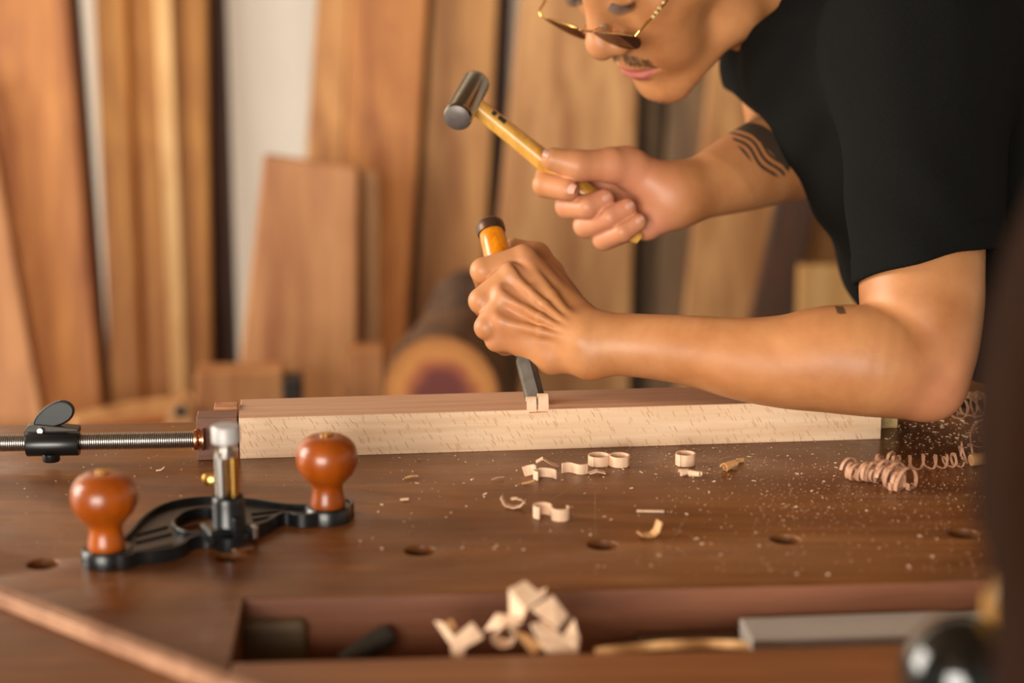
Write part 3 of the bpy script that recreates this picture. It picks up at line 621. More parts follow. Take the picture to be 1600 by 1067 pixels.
poly_chip([[(829, 951, 1.07), (864, 930, 1.085), (888, 962, 1.08), (872, 983, 1.06)]], 'broad square chip on the right shoulder of the heap')
poly_chip([[(830, 975, 1.055), (848, 969, 1.07), (878, 992, 1.065), (846, 1006, 1.05)], [(846, 1006, 1.05), (878, 992, 1.065), (900, 1000, 1.06), (904, 1022, 1.052), (856, 1022, 1.048)]], 'two-plane chip low in the right of the heap')
poly_chip([[(880, 992, 1.07), (897, 966, 1.075), (906, 1000, 1.068), (903, 1022, 1.06)]], 'pointed upright chip at the right end of the heap')
poly_chip([[(756, 986, 1.075), (776, 958, 1.08), (806, 966, 1.07), (776, 980, 1.065)], [(776, 958, 1.08), (806, 962, 1.075), (816, 972, 1.065), (790, 976, 1.06)]], 'narrow roof-shaped chip left of the tallest chip')
poly_chip([[(678, 970, 1.085), (692, 972, 1.08), (712, 998, 1.06), (703, 1006, 1.06)], [(703, 1000, 1.06), (738, 972, 1.07), (756, 996, 1.066), (728, 1012, 1.055)], [(703, 1000, 1.06), (728, 1008, 1.055), (724, 1028, 1.05), (706, 1026, 1.05)]], 'Y-shaped chip at the left end of the heap')
poly_chip([[(806, 988, 1.072), (822, 990, 1.074), (850, 1010, 1.06), (832, 1022, 1.055)]], 'slanting chip under the middle of the heap', M_shav_o)
poly_chip([[(690, 974, 1.09), (706, 968, 1.092), (714, 982, 1.085), (704, 990, 1.08)]], 'small amber chip behind the Y-shaped chip', M_shav_o)
p_ = [P(790 + 17 * math.cos(a), 991 + 15 * math.sin(a), 1.07 + .006 * math.sin(a)) for a in np.linspace(-1.1, 4.6, 22)]
MB().ribbon(p_, nrm(FW + DN * -.6 + RX * .4), .008, .0007).build('ring_chip', M_shav, label='open ring chip in the middle of the tray heap', cat='wood shaving', group='broad bent chips heaped in the tray')

# sawdust and crumbs: nobody could count them
def dust(n, name, mat, lab, regions, smin, smax, seed):
    rnd = random.Random(seed); m = MB()
    for _ in range(n):
        x0, x1, y0, y1 = rnd.choice(regions); px = x0 + (x1 - x0) * rnd.random(); py = y0 + (y1 - y0) * rnd.random() ** 1.1
        c = G(px, py); a_, c_ = bc(c)
        if c_ < .004 or c_ > depth - .01: continue
        if any(np.linalg.norm(c[:2] - G(*h)[:2]) < .012 for h in holes): continue
        s = smin + (smax - smin) * rnd.random() ** 3; an = rnd.random() * 6.28; L = s * (1 + rnd.random() * .8); w = s * .8
        u = np.array([math.cos(an), math.sin(an), (rnd.random() - .5) * .5]); v_ = np.array([-math.sin(an), math.cos(an), (rnd.random() - .5) * .7])
        o = np.array([c[0], c[1], .9002 + abs(u[2]) * L / 2 + abs(v_[2]) * w / 2])
        m.prism([o - u * L / 2 - v_ * w / 2, o + u * L / 2 - v_ * w / 2 * rnd.random(), o + u * L / 2 * rnd.random() + v_ * w / 2], Z * (.0002 + s * .15))
    return m.build(name, mat, label=lab, cat='sawdust', kind='stuff')
dust(1500, 'sawdust', M_shav_r, 'fine brownish sawdust strewn over the right half of the bench top', [(1020, 1560, 690, 800), (1100, 1550, 720, 900), (1180, 1500, 740, 830), (850, 1200, 690, 740)], .0004, .0013, 1)
dust(650, 'sawdust', M_shav, 'pale crumbs of beech scattered over the whole bench top', [(1385, 1555, 650, 720), (1040, 1540, 700, 900), (560, 1100, 700, 900), (1400, 1550, 640, 700), (560, 1540, 700, 760)], .0004, .0022, 2)
dust(120, 'sawdust', M_shav, 'sparse pale specks on the left end of the bench around the clamp', [(0, 560, 665, 760), (0, 300, 720, 860)], .0004, .0012, 3)
dust(45, 'sawdust', M_shav, 'coarse pale flakes lying right of the elbow', [(1400, 1550, 655, 700), (1470, 1560, 660, 690)], .0012, .0030, 4)
# ============================================================ person: implicit surface, meshed into one skin
H_SKIN = 0.0016
def dseg(p, a, b, r1, r2, st=None):
    a = np.asarray(a); ba = np.asarray(b) - a; pa_ = p - a
    t = np.clip((pa_ @ ba) / ba.dot(ba), 0, 1); v = pa_ - t[:, None] * ba
    if st is not None:                     # flattened cross-section: stretched by st[1] along st[0]
        k = v @ st[0]; v = v + (1 / st[1] - 1) * k[:, None] * st[0]
    return np.sqrt((v * v).sum(1)) - (r1 + (r2 - r1) * t)
def dell(p, c, R, rad):
    q = (p - np.asarray(c)) @ np.asarray(R).T
    k0 = np.sqrt(((q / rad) ** 2).sum(1)) + 1e-9; k1 = np.sqrt(((q / (np.asarray(rad) ** 2)) ** 2).sum(1)) + 1e-9
    return k0 * (k0 - 1) / k1
def smin(a, b, k):
    h = np.clip(0.5 + 0.5 * (b - a) / k, 0, 1); return b + (a - b) * h - k * h * (1 - h)
def smax(a, b, k): return -smin(-a, -b, k)
class Grp:
    def __init__(s, k): s.k = k; s.pr = []; s.lo = np.full(3, 9.); s.hi = np.full(3, -9.)
    def seg(s, a, b, r1, r2=None, st=None, k=None):
        r2 = r1 if r2 is None else r2; a = np.asarray(a); b = np.asarray(b); m = max(r1, r2) * (st[1] if st else 1)
        s.lo = np.minimum(s.lo, np.minimum(a, b) - m); s.hi = np.maximum(s.hi, np.maximum(a, b) + m)
        s.pr.append(('s', a, b, r1, r2, st, k or s.k)); return s
    def chain(s, pts, rs, st=None, k=None):
        for i in range(len(pts) - 1): s.seg(pts[i], pts[i + 1], rs[i], rs[i + 1], st, k)
        return s
    def ell(s, c, R, rad, k=None):
        m = max(rad); c = np.asarray(c); s.lo = np.minimum(s.lo, c - m); s.hi = np.maximum(s.hi, c + m); s.pr.append(('e', c, R, rad, k or s.k)); return s
    def ev(s, p):
        out = np.full(len(p), 1.0); mk = ((p > s.lo - .04) & (p < s.hi + .04)).all(1)
        if not mk.any(): return out
        q = p[mk]; d = None
        for e in s.pr:
            x = dseg(q, *e[1:6]) if e[0] == 's' else dell(q, e[1], e[2], e[3])
            d = x if d is None else smin(d, x, e[-1])
        out[mk] = d; return out
def surface(fn, lo, hi, h, B=8):
    lo = np.asarray(lo); n = np.ceil((np.asarray(hi) - lo) / (h * B)).astype(int)
    I = np.stack(np.meshgrid(*[np.arange(k) for k in n], indexing='ij'), -1).reshape(-1, 3)
    cen = lo + (I + .5) * h * B; dist = np.concatenate([fn(c) for c in np.array_split(cen, max(1, len(cen) // 60000))])
    I = I[np.abs(dist) < h * B * 1.25]
    off = np.stack(np.meshgrid(*[np.arange(B + 1)] * 3, indexing='ij'), -1).reshape(-1, 3)
    NB = 1 << 20
    key = lambda c: (c[:, 0].astype(np.int64) * 4096 + c[:, 1]) * 4096 + c[:, 2]
    CK = []; CV = []; Q = []
    for ch in np.array_split(I, max(1, len(I) // 700)):
        g = ch[:, None, :] * B + off[None]; pts = lo + g.reshape(-1, 3) * h
        f = fn(pts).reshape(len(ch), B + 1, B + 1, B + 1)
        act = (f < 0)
        c8 = [act[:, a:B + a, b:B + b, c:B + c] for a in (0, 1) for b in (0, 1) for c in (0, 1)]
        sm = sum(x.astype(np.int8) for x in c8); bi, i, j, k = np.nonzero((sm > 0) & (sm < 8))
        cell = ch[bi] * B + np.stack([i, j, k], 1)
        acc = np.zeros((len(bi), 3)); cnt = np.zeros(len(bi))
        cor = [(a, b, c) for a in (0, 1) for b in (0, 1) for c in (0, 1)]
        for x in range(8):
            for ax in range(3):
                if cor[x][ax]: continue
                a = cor[x]; b = tuple(v + (1 if t == ax else 0) for t, v in enumerate(a))
                fa_ = f[bi, i + a[0], j + a[1], k + a[2]]; fb = f[bi, i + b[0], j + b[1], k + b[2]]
                m = (fa_ < 0) != (fb < 0); t = np.where(m, fa_ / np.where(m, fa_ - fb, 1), 0)
                pt = np.array(a, float)[None].repeat(len(bi), 0); pt[:, ax] += t
                acc += pt * m[:, None]; cnt += m
        CK.append(key(cell)); CV.append(lo + (cell + acc / np.maximum(cnt, 1)[:, None]) * h)
        for ax in range(3):
            s1 = [slice(None), slice(0, B), slice(0, B), slice(0, B)]; s2 = list(s1); s2[ax + 1] = slice(1, B + 1)
            A = act[tuple(s1)]; Bq = act[tuple(s2)]; bi, i, j, k = np.nonzero(A != Bq)
            if not len(bi): continue
            e = ch[bi] * B + np.stack([i, j, k], 1); fl = A[bi, i, j, k]
            u, w = [(1, 2), (2, 0), (0, 1)][ax]; du = np.zeros(3, int); du[u] = 1; dw_ = np.zeros(3, int); dw_[w] = 1
            q = np.stack([key(e - du - dw_), key(e - dw_), key(e), key(e - du)], 1)
            q[~fl] = q[~fl][:, ::-1]; Q.append(q)
    CK = np.concatenate(CK); CV = np.concatenate(CV); CK, ix = np.unique(CK, return_index=True); CV = CV[ix]
    Q = np.concatenate(Q); pos = np.searchsorted(CK, Q); pos = np.minimum(pos, len(CK) - 1); ok = (CK[pos] == Q).all(1); Q = pos[ok]
    # pull the vertices onto the surface
    for _ in range(2):
        e = h * .35; f0 = np.concatenate([fn(c) for c in np.array_split(CV, max(1, len(CV) // 200000))])
        g = np.stack([np.concatenate([fn(c + np.eye(3)[a] * e) for c in np.array_split(CV, max(1, len(CV) // 200000))]) - f0 for a in range(3)], 1) / e
        gl = (g * g).sum(1) + 1e-9; st = np.clip(f0 / np.maximum(gl, .25), -h * .5, h * .5); CV = CV - g * st[:, None]
    return CV, Q
def skin_mesh(name, V, Q, mat, origin, attrs=None, parent=None):
    used = np.unique(Q); rm = np.full(len(V), -1); rm[used] = np.arange(len(used)); V = V[used]; Q = rm[Q]
    me = bpy.data.meshes.new(name); off = np.asarray(origin)
    me.vertices.add(len(V)); me.vertices.foreach_set('co', (V - off).astype(np.float32).ravel())
    me.loops.add(Q.size); me.loops.foreach_set('vertex_index', Q.astype(np.int32).ravel())
    me.polygons.add(len(Q)); me.polygons.foreach_set('loop_start', np.arange(0, Q.size, 4, dtype=np.int32))
    me.polygons.foreach_set('use_smooth', np.ones(len(Q), bool)); me.update(); me.validate()
    for k, fnc in (attrs or {}).items():
        a = me.attributes.new(k, 'FLOAT', 'POINT'); a.data.foreach_set('value', fnc(V).astype(np.float32))
    me.materials.append(mat); o = bpy.data.objects.new(name, me); COL.objects.link(o)
    if parent: o.parent = parent; o.location = off - np.array(parent.location)
    else: o.location = off
    return o

# ---- head frame: L towards the near side of the face, D down the face, F out of the face (view-space components)
def view(v): return RX * v[0] + DN * v[1] + FW * v[2]
hL = np.array([.591, .261, -.763]); hD = np.array([.488, .637, .596]); hF = np.array([-.642, .725, -.25])
hF = nrm(hF); hL = nrm(hL - hF * hL.dot(hF)); hD = nrm(hD - hF * hD.dot(hF) - hL * hD.dot(hL))
wL, wD, wF = view(hL), view(hD), view(hF)
HEAD0 = P(919, -5, 1.585)                         # between the eyes
HR = np.stack([wL, wD / 1.12, wF])
def hp(l, d, f): return HEAD0 + wL * l + wD * d * 1.12 + wF * f
def head(p):
    out = np.full(len(p), 1.0); mk = (np.abs(p - hp(0, .03, -.085)) < .20).all(1)
    if not mk.any(): return out
    q = (p[mk] - HEAD0) @ HR.T; q0 = q.copy(); q[:, 0] = np.abs(q[:, 0]); I3 = np.eye(3)
    E = lambda c, r: dell(q, c, I3, np.array(r))
    d = E((0, -.035, -.095), (.073, .088, .098))
    d = smin(d, E((0, .030, -.058), (.058, .072, .054)), .03)
    d = smin(d, dseg(q, (.043, .030, -.036), (.056, .024, -.070), .021, .018), .025)                                     # cheekbone
    d = smin(d, dseg(q, (.053, .080, -.088), (.014, .104, -.022), .014, .016), .022)              # jaw
    d = smin(d, dseg(q, (.054, .020, -.090), (.053, .080, -.088), .016, .014), .025)
    d = smin(d, E((0, .104, -.014), (.019, .0155, .0155)), .014)                                    # chin
    d = smin(d, E((0, .070, -.020), (.029, .026, .025)), .016)                                    # mouth mound
    d = smin(d, E((.031, .058, -.034), (.024, .028, .022)), .02)                                   # cheek
    d = smin(d, dseg(q, (.012, -.021, -.004), (.044, -.017, -.020), .009, .008), .012)               # brow
    d = smax(d, -E((.032, .001, .002), (.021, .013, .017)), .012)                                  # socket
    ly = E((.032, .001, -.0165), (.0165, .0140, .0135)); d = smin(d, ly, .004)                       # closed lid
    lg_ = dseg(q, (.020, .0065, -.0050), (.044, .0050, -.0085), .0012, .0012); d = smin(d, lg_, .003)
    n_ = dseg(q, (0, .000, -.007), (0, .034, .0125), .0085, .0098)
    n_ = smin(n_, E((0, .0390, .0150), (.0134, .0118, .0114)), .007)                               # tip
    n_ = smin(n_, E((.0135, .0432, .0050), (.0080, .0085, .0100)), .006)                             # wing
    d = smin(d, n_, .009)
    d = smax(d, -E((.0062, .0490, .0085), (.0042, .0036, .0055)), .003)                             # nostril
    d = smax(d, -dseg(q, (.0185, .040, -.001), (.0215, .049, -.009), .0018, .0012), .005)
    d = smax(d, -dseg(q, (0, .053, .0120), (0, .061, .0108), .0020, .0020), .006)                    # philtrum
    qm = q - np.array([0, .0042, -.0020])
    up = dseg(qm, (.000, .0672, .0022), (.010, .0664, .0012), .0040, .0040); up = smin(up, dseg(qm, (.010, .0666, .0012), (.0250, .0718, -.0085), .0040, .0018), .003)
    d = smin(d, up, .004)
    lo_ = dseg(qm, (.000, .0765, .0030), (.011, .0762, .0014), .0055, .0050); lo_ = smin(lo_, dseg(qm, (.011, .0762, .0014), (.0240, .0724, -.0085), .0050, .0020), .003)
    d = smin(d, lo_, .0035)
    mo = dseg(qm, (0, .0715, .0092), (.012, .0710, .0066), .0009, .0009); mo = np.minimum(mo, dseg(qm, (.012, .0710, .0066), (.0270, .0724, -.0060), .0009, .0012)); d = smax(d, -mo, .003)
    d = smax(d, -dseg(q, (0, .0870, .0085), (.012, .0862, .0050), .0030, .0020), .008)               # under the lip
    ear = E((.074, .025, -.098), (.008, .032, .019)); ear = smax(ear, -E((.083, .022, -.096), (.007, .020, .011)), .004); d = smin(d, ear, .006)
    out[mk] = d; return out
def lipmask(V):
    q = (V - HEAD0) @ HR.T; q[:, 0] = np.abs(q[:, 0])
    q = q - np.array([0, .0042, -.0020])
    a = dseg(q, (.000, .0680, .0040), (.010, .0674, .0030), .0036, .0036); a = np.minimum(a, dseg(q, (.010, .0674, .0030), (.0240, .0720, -.0065), .0034, .0012))
    b_ = dseg(q, (.000, .0766, .0068), (.011, .0764, .0048), .0053, .0048); b_ = np.minimum(b_, dseg(q, (.011, .0764, .0048), (.0230, .0722, -.0055), .0048, .0012))
    return np.clip(1 - np.minimum(a, b_) / .0012, 0, 1)

# ---- arms and hands, joint by joint
def spl(pts, rs, n=5):                            # smooth centre line and girth through the given stations
    pts = [np.asarray(q) for q in pts]; P0 = [2 * pts[0] - pts[1]] + pts + [2 * pts[-1] - pts[-2]]; R0 = [2 * rs[0] - rs[1]] + list(rs) + [2 * rs[-1] - rs[-2]]; o = []; r = []
    for i in range(1, len(P0) - 2):
        for k in range(n):
            t = k / n; c = (-t**3 + 2*t*t - t, 3*t**3 - 5*t*t + 2, -3*t**3 + 4*t*t + t, t**3 - t*t)
            o.append(sum(c[j] * P0[i - 1 + j] for j in range(4)) / 2); r.append(sum(c[j] * R0[i - 1 + j] for j in range(4)) / 2)
    return o + [pts[-1]], r + [rs[-1]]
near_arm = Grp(.0008); upper_arm = Grp(.0008)
near_arm.chain(*spl([P(925, 536, 1.468), P(1000, 540, 1.462), P(1080, 548, 1.452), P(1160, 561, 1.441), P(1230, 565, 1.432), P(1300, 561, 1.424), P(1370, 566, 1.416), P(1432, 581, 1.418)], [.0246, .0250, .0275, .0320, .0362, .0412, .0418, .0365]))
near_arm.seg(P(1446, 588, 1.416), P(1458, 610, 1.416), .0265, .0215, k=.012)
upper_arm.chain(*spl([P(1452, 586, 1.420), P(1447, 540, 1.424), P(1441, 480, 1.436), P(1440, 420, 1.447), P(1440, 300, 1.47), P(1440, 120, 1.50)], [.0300, .0395, .0468, .0482, .050, .054]))
W0 = P(925, 536, 1.468)
def PH(x, y, d): return P(x, y, d + (640 - y) * .00030)   # the fist tilts with the chisel
nh = Grp(.008)
MC = [PH(818, 405, 1.440), PH(799, 433, 1.432), PH(788, 466, 1.432), PH(788, 504, 1.438)]
PI_ = [PH(755, 423, 1.438), PH(753, 470, 1.436), PH(761, 511, 1.440), PH(776, 531, 1.450)]
DI = [PH(762, 444, 1.474), PH(766, 486, 1.474), PH(776, 520, 1.476), PH(790, 538, 1.478)]
TI = [PH(800, 444, 1.486), PH(806, 486, 1.486), PH(810, 520, 1.486), PH(812, 538, 1.484)]
for m, r in zip(MC, (.0100, .0104, .0102, .0098)): nh.seg(m * .78 + W0 * .22 + FW * .0035, W0 + (m - MC[1]) * .42 + FW * .001, r, .0130)
nh.seg(PH(806, 529, 1.450), PH(862, 557, 1.448), .0125, .0130)                           # heel of the hand
nh.seg(PH(862, 556, 1.450), P(925, 543, 1.468), .0132, .0175)
nh.seg(PH(850, 432, 1.468), P(920, 520, 1.476), .0130, .0155)
nh.seg(PH(835, 440, 1.452), PH(842, 520, 1.452), .0125, .0150)
nk = Grp(.004)                                                                     # knuckles and tendons
for m, c, r in zip(MC, (PH(817, 399, 1.434), PH(798, 427, 1.4245), PH(784, 458, 1.4245), PH(781, 499, 1.4305)), (.0078, .0082, .0078, .0080)): nk.seg(c, c + (m - c) * .2, r * .86)
gv = Grp(.002)                                                                     # hollows between the knuckles
for i in range(3):
    a_ = (MC[i] + MC[i + 1]) / 2 - FW * .0152; b_ = a_ + (W0 - a_) * .17 - FW * .002; gv.seg(a_, b_, .0018, .0010)
tn = Grp(.003)
for m in MC:
    w_ = P(905, 522, 1.452) + (m - MC[1]) * .14
    a_ = m - FW * .0085; tn.chain([a_, a_ * .5 + w_ * .5 - FW * .0008, w_], [.0034, .0030, .0020])
fing = []
def finger(a, b_, c, d, rs, k=.004):
    g = Grp(.0012); kk = a * .66 + (W0 + (a - MC[1]) * .42) * .34 + FW * .004; g.chain([kk, a, b_], [rs[0] * .72, rs[0], rs[1]]); g.chain([b_, c, d], rs[1:]); fing.append(g); return g
for i in range(4):
    r0_ = (.0116, .0118, .0114, .0108)[i]; r1_ = (.0106, .0108, .0103, .0094)[i]
    finger(MC[i] - FW * .0015, PI_[i], DI[i], TI[i], (r0_, r1_, r1_ * .96, r1_ * .88))
wb = Grp(.006)
for i in range(3): wb.seg(MC[i] * .85 + PI_[i] * .15 + FW * .010, MC[i + 1] * .85 + PI_[i + 1] * .15 + FW * .010, .0075)
th = Grp(.006)
th.chain([PH(885, 475, 1.474), PH(856, 428, 1.486), PH(838, 401, 1.484), PH(803, 387, 1.480)], [.0150, .0125, .0112, .0082])

# far arm with the hammer
far_arm = Grp(.018)
stf = (Z, 1.0)
far_arm.chain(*spl([P(1056, 306, 1.602), P(1110, 288, 1.625), P(1180, 260, 1.66), P(1250, 232, 1.70)], [.0232, .0285, .0375, .0430], 9), k=.0012)
far_arm.seg(P(1245, 228, 1.70), P(1228, 100, 1.76), .042, .047)
fh = Grp(.008)
WR = P(1056, 305, 1.604)
fM = [P(905, 272, 1.618), P(925, 303, 1.622), P(948, 334, 1.620), P(980, 358, 1.615)]
for m, r in zip(fM, (.0115, .0115, .0115, .0115)): fh.seg(m, P(1030, 300, 1.612) + (m - fM[1]) * .35, r, .017)
fh.seg(P(1030, 292, 1.598), P(975, 258, 1.590), .0205, .0165)                          # ball of the thumb
fh.seg(P(1034, 322, 1.602), P(1010, 348, 1.602), .0210, .0155, k=.006)                 # outer palm
fh.seg(P(1036, 305, 1.606), WR, .0225, .0225)
fth = Grp(.005)
fth.chain([P(985, 263, 1.590), P(955, 258, 1.580), P(902, 259, 1.571), P(864, 249, 1.569)], [.0170, .0145, .0126, .0100])
def fchain(m, pts, rs):
    g = Grp(.0015); g.chain([m] + pts, rs); fing2.append(g)
fing2 = []
fchain(fM[0], [P(858, 270, 1.606), P(852, 289, 1.582), P(887, 297, 1.568)], [.011, .0108, .0108, .0098])
fchain(fM[1], [P(888, 322, 1.588), P(918, 323, 1.571), P(944, 311, 1.573)], [.011, .0112, .0102, .0088])
fchain(fM[2], [P(916, 352, 1.588), P(953, 339, 1.571), P(979, 325, 1.572)], [.011, .0110, .0098, .0084])
fchain(fM[3], [P(944, 373, 1.588), P(973, 362, 1.571), P(997, 347, 1.571)], [.011, .0100, .0089, .0076])
neck = Grp(.02)
neck.seg(hp(.0, .060, -.100), P(1290, 20, 1.70), .050, .058)
neck.seg(hp(.040, .02, -.11), P(1262, 10, 1.655), .018, .022)
rng = np.random.default_rng(3)
def chest_inner(p): return np.full(len(p), 1.0)
trunk = Grp(.04)
trunk.seg(P(1300, 40, 1.70), P(1400, 80, 1.68), .046, .085); trunk.seg(P(1400, 80, 1.60), P(1440, 100, 1.50), .06, .055); trunk.seg(P(1340, 60, 1.72), P(1232, 92, 1.765), .06, .040)
def body_fn(p):
    near = smin(smin(near_arm.ev(p), upper_arm.ev(p), .007), smin(smin(nh.ev(p), tn.ev(p), .008), wb.ev(p), .005), .012)
    fg = fing[0].ev(p)
    for g in fing[1:]: fg = smin(fg, g.ev(p), .0022)
    near = smin(near, fg, .0065)
    near = smin(near, nk.ev(p), .005)
    near = smin(near, th.ev(p), .006)
    near = smax(near, -gv.ev(p), .008); near = smax(near, -eg.ev(p), .016)
    far = smin(far_arm.ev(p), fh.ev(p), .02)
    far = smin(far, fth.ev(p), .005)
    for g in fing2: far = smin(far, g.ev(p), .0014)
    up = smin(head(p), neck.ev(p), .022)
    up = smin(up, trunk.ev(p), .03)
    d = smin(np.minimum(near, far), up, .01)
    return d
eg = Grp(.004).seg(P(1446, 642, 1.371), P(1484, 584, 1.377), .0040, .0030)
allg = [near_arm, upper_arm, nh, th, far_arm, fh, neck, trunk] + fing + fing2
lo = np.min([g.lo for g in allg], 0); hi = np.max([g.hi for g in allg], 0)
lo = np.minimum(lo, hp(0, .03, -.085) - .14) - .01; hi = np.maximum(hi, hp(0, .03, -.085) + .14) + .01
V, Q = surface(body_fn, lo, hi, H_SKIN)
# tattoo placed on the inner bend of the far elbow; a small square one by the near elbow crease
def view_uv(V):
    r = V - CAM; d = r @ FW; return 800 + FPX * (r @ RX) / d, 533.5 + FPX * (r @ DN) / d, d
T0 = P(1192, 228, 1.62); Tu = nrm(P(1236, 268, 1.62) - P(1150, 182, 1.62)); Tv = nrm(P(1230, 190, 1.62) - P(1160, 260, 1.62))
def tattoo(V):
    q = V - T0; u = q @ Tu; w = q @ Tv; ok = (np.abs((V - T0) @ FW) < .05)
    m = (u / .034) ** 2 + ((w - .0) / .0185) ** 2
    edge = np.clip((1 - m) * 6, 0, 1)
    lines = .5 + .5 * np.sin(w * 950 + np.sin(u * 160) * 2.2); fill = np.where(w > .0015, 1.0, np.clip(lines * 1.8 - .45, 0, 1)) * np.where(m > .80, 1.0, .92)
    T1 = P(1316, 484, 1.40); q2 = V - T1
    sq = (np.abs(q2 @ RX) < .0032) & (np.abs(q2 @ DN) < .003) & (np.abs(q2 @ FW) < .04)
    return np.maximum(edge * fill * ok, sq * .8)
def redness(V):
    q = (V - HEAD0) @ HR.T; q[:, 0] = np.abs(q[:, 0])
    r = np.exp(-(((q - np.array([0, .042, .012])) / np.array([.012, .013, .014])) ** 2).sum(1)) * .5
    c_ = (fM[1] + fM[2]) / 2; u = np.linalg.norm(V - P(960, 310, 1.585), axis=1); r = np.maximum(r, np.clip(1 - u / .075, 0, 1) * 1.0)
    for t_, k in ((TI, .6),):
        for x in t_: r = np.maximum(r, .5 * np.exp(-(np.linalg.norm(V - x, axis=1) / .012) ** 2))
    for x in [P(1018, 352, 1.59)]: r = np.maximum(r, .9 * np.exp(-(np.linalg.norm(V - x, axis=1) / .022) ** 2))
    r = np.maximum(r, .55 * np.exp(-(np.linalg.norm(V - P(1470, 612, 1.40), axis=1) / .035) ** 2))
    for c in MC: r = np.maximum(r, .3 * np.exp(-(np.linalg.norm(V - c, axis=1) / .02) ** 2))
    return r
t = NT('skin'); co = t.coords(); at = lambda k: t.n('ShaderNodeAttribute', attribute_name=k).outputs['Fac']
n1 = t.noise(co, 22, 4, .55, .3); base = t.ramp(n1, [(.3, lin((170, 110, 64))), (.7, lin((194, 136, 88)))])
n2 = t.noise(co, 900, 2); base = t.mix(t.ramp(n2, [(.3, (0, 0, 0)), (.8, (.10,) * 3)]), base, (*lin((150, 86, 52)), 1))
base = t.mix(at('red'), base, (*lin((204, 134, 104)), 1)); base = t.mix(at('lip'), base, (*lin((176, 96, 86)), 1))
base = t.mix(at('stubble'), base, (*lin((84, 58, 44)), 1))
base = t.mix(at('tattoo'), base, (*lin((34, 36, 34)), 1))
t.l(base, t.b.inputs['Base Color']); t.rough(.46); t.b.inputs['Subsurface Weight'].default_value = .14
t.b.inputs['Subsurface Radius'].default_value = (1, .35, .18); t.b.inputs['Subsurface Scale'].default_value = .004; t.b.inputs['Specular IOR Level'].default_value = .42
n3 = t.noise(co, 420, 3); t.bump(n3, .10, .0006)
M_skin = t.m
def stubble(V):
    q = (V - HEAD0) @ HR.T; q[:, 0] = np.abs(q[:, 0])
    m = np.exp(-(((q - np.array([.010, .0605, .006])) / np.array([.013, .0042, .02])) ** 2).sum(1)) * .35
    j = np.clip((q[:, 1] - .100) / .02, 0, 1) * (q[:, 2] > -.06) * (q[:, 2] < .02) * .12
    return np.maximum(m, j)
person = empty('person', (P(1450, 300, 1.7)[0], P(1450, 300, 1.7)[1], 0), label='person in a black t-shirt and gold glasses bending over the bench, raising a hammer', cat='person')
body = skin_mesh('body', V, Q, M_skin, P(1450, 300, 1.7), {'lip': lipmask, 'tattoo': tattoo, 'red': redness, 'stubble': stubble}, person)

# ---- t-shirt
M_shirt = plain('black_cotton', (15, 15, 13), .95, var=.18, scale=500, spec=.12)
tor = Grp(.06)
tor.seg(P(1360, 70, 1.64), P(1545, 380, 1.62), .115, .115); tor.seg(P(1360, 70, 1.74), P(1560, 380, 1.74), .112, .118)
tor.seg(P(1545, 380, 1.70), P(1690, 640, 1.84), .118, .115)
tor.seg(P(1560, 120, 1.64), P(1640, 400, 1.68), .12, .13)
shf = Grp(.03)
shf.seg(P(1214, 100, 1.725), P(1340, 90, 1.72), .048, .085); shf.seg(P(1222, 100, 1.75), P(1222, 95, 1.76), .052)
shn = Grp(.05)
slA, slB = P(1440, 90, 1.51), P(1450, 480, 1.436)
shn.seg(slA, slB, .071, .0560); shn.seg(P(1440, 60, 1.52), P(1500, 140, 1.62), .075, .10)
hemN = nrm(P(1452, 430, 1.45) - P(1440, 300, 1.47)); hc = P(1452, 403, 1.40)
hemN = nrm(view(np.array([.232, .972, -.10]))); hemc = P(1452, 404, 1.39)
fhem_n = nrm(view(np.array([-.28, .96, .1]))); fhem_c = P(1150, 139, 1.72)
inner = Grp(.01).seg(P(1442, 150, 1.499), P(1450, 500, 1.432), .0525, .0522)
def shirt_fn(p):
    n = shn.ev(p)
    lower = (p - hemc) @ hemN
    near_ = smax(n, lower, .002)
    q = p - P(1330, 300, 1.47); 
    # soft folds across sleeve and chest
    vv = (p - CAM); dpt = vv @ FW; x = vv @ RX; y = vv @ DN
    near_ = near_ - .0009 * np.clip((lower + .021) * 900, 0, 1)
    near_ = near_ + .0010 * np.sin(x * 95 - y * 42 + np.sin(y * 30) * 1.6) * np.clip((.10 - np.abs(x - .29)) * 20, 0, 1)
    f_ = smax(shf.ev(p), (p - fhem_c) @ fhem_n, .002)
    t_ = tor.ev(p) + .0022 * np.sin(x * 60 + y * 55 + np.sin(x * 25) * 2)
    d = smin(smin(t_, near_, .025), f_, .03)
    nc = P(1216, -6, 1.68); cutp = -((p - P(1171, 43, 1.68)) @ nrm(view(np.array([.62, .78, .08]))))
    hole = np.maximum(-cutp, np.sqrt(((p - nc) ** 2).sum(1)) - .108)
    d = smax(d, -hole, .004)
    return np.maximum(d, -np.where(lower > -.03, inner.ev(p), 1.0))
sl = np.min([tor.lo, shf.lo, shn.lo], 0) - .02; sh = np.max([tor.hi, shf.hi, shn.hi], 0) + .02
V, Q = surface(shirt_fn, sl, sh, .0020)
shirt = skin_mesh('t_shirt', V, Q, M_shirt, P(1450, 300, 1.7), {}, person)
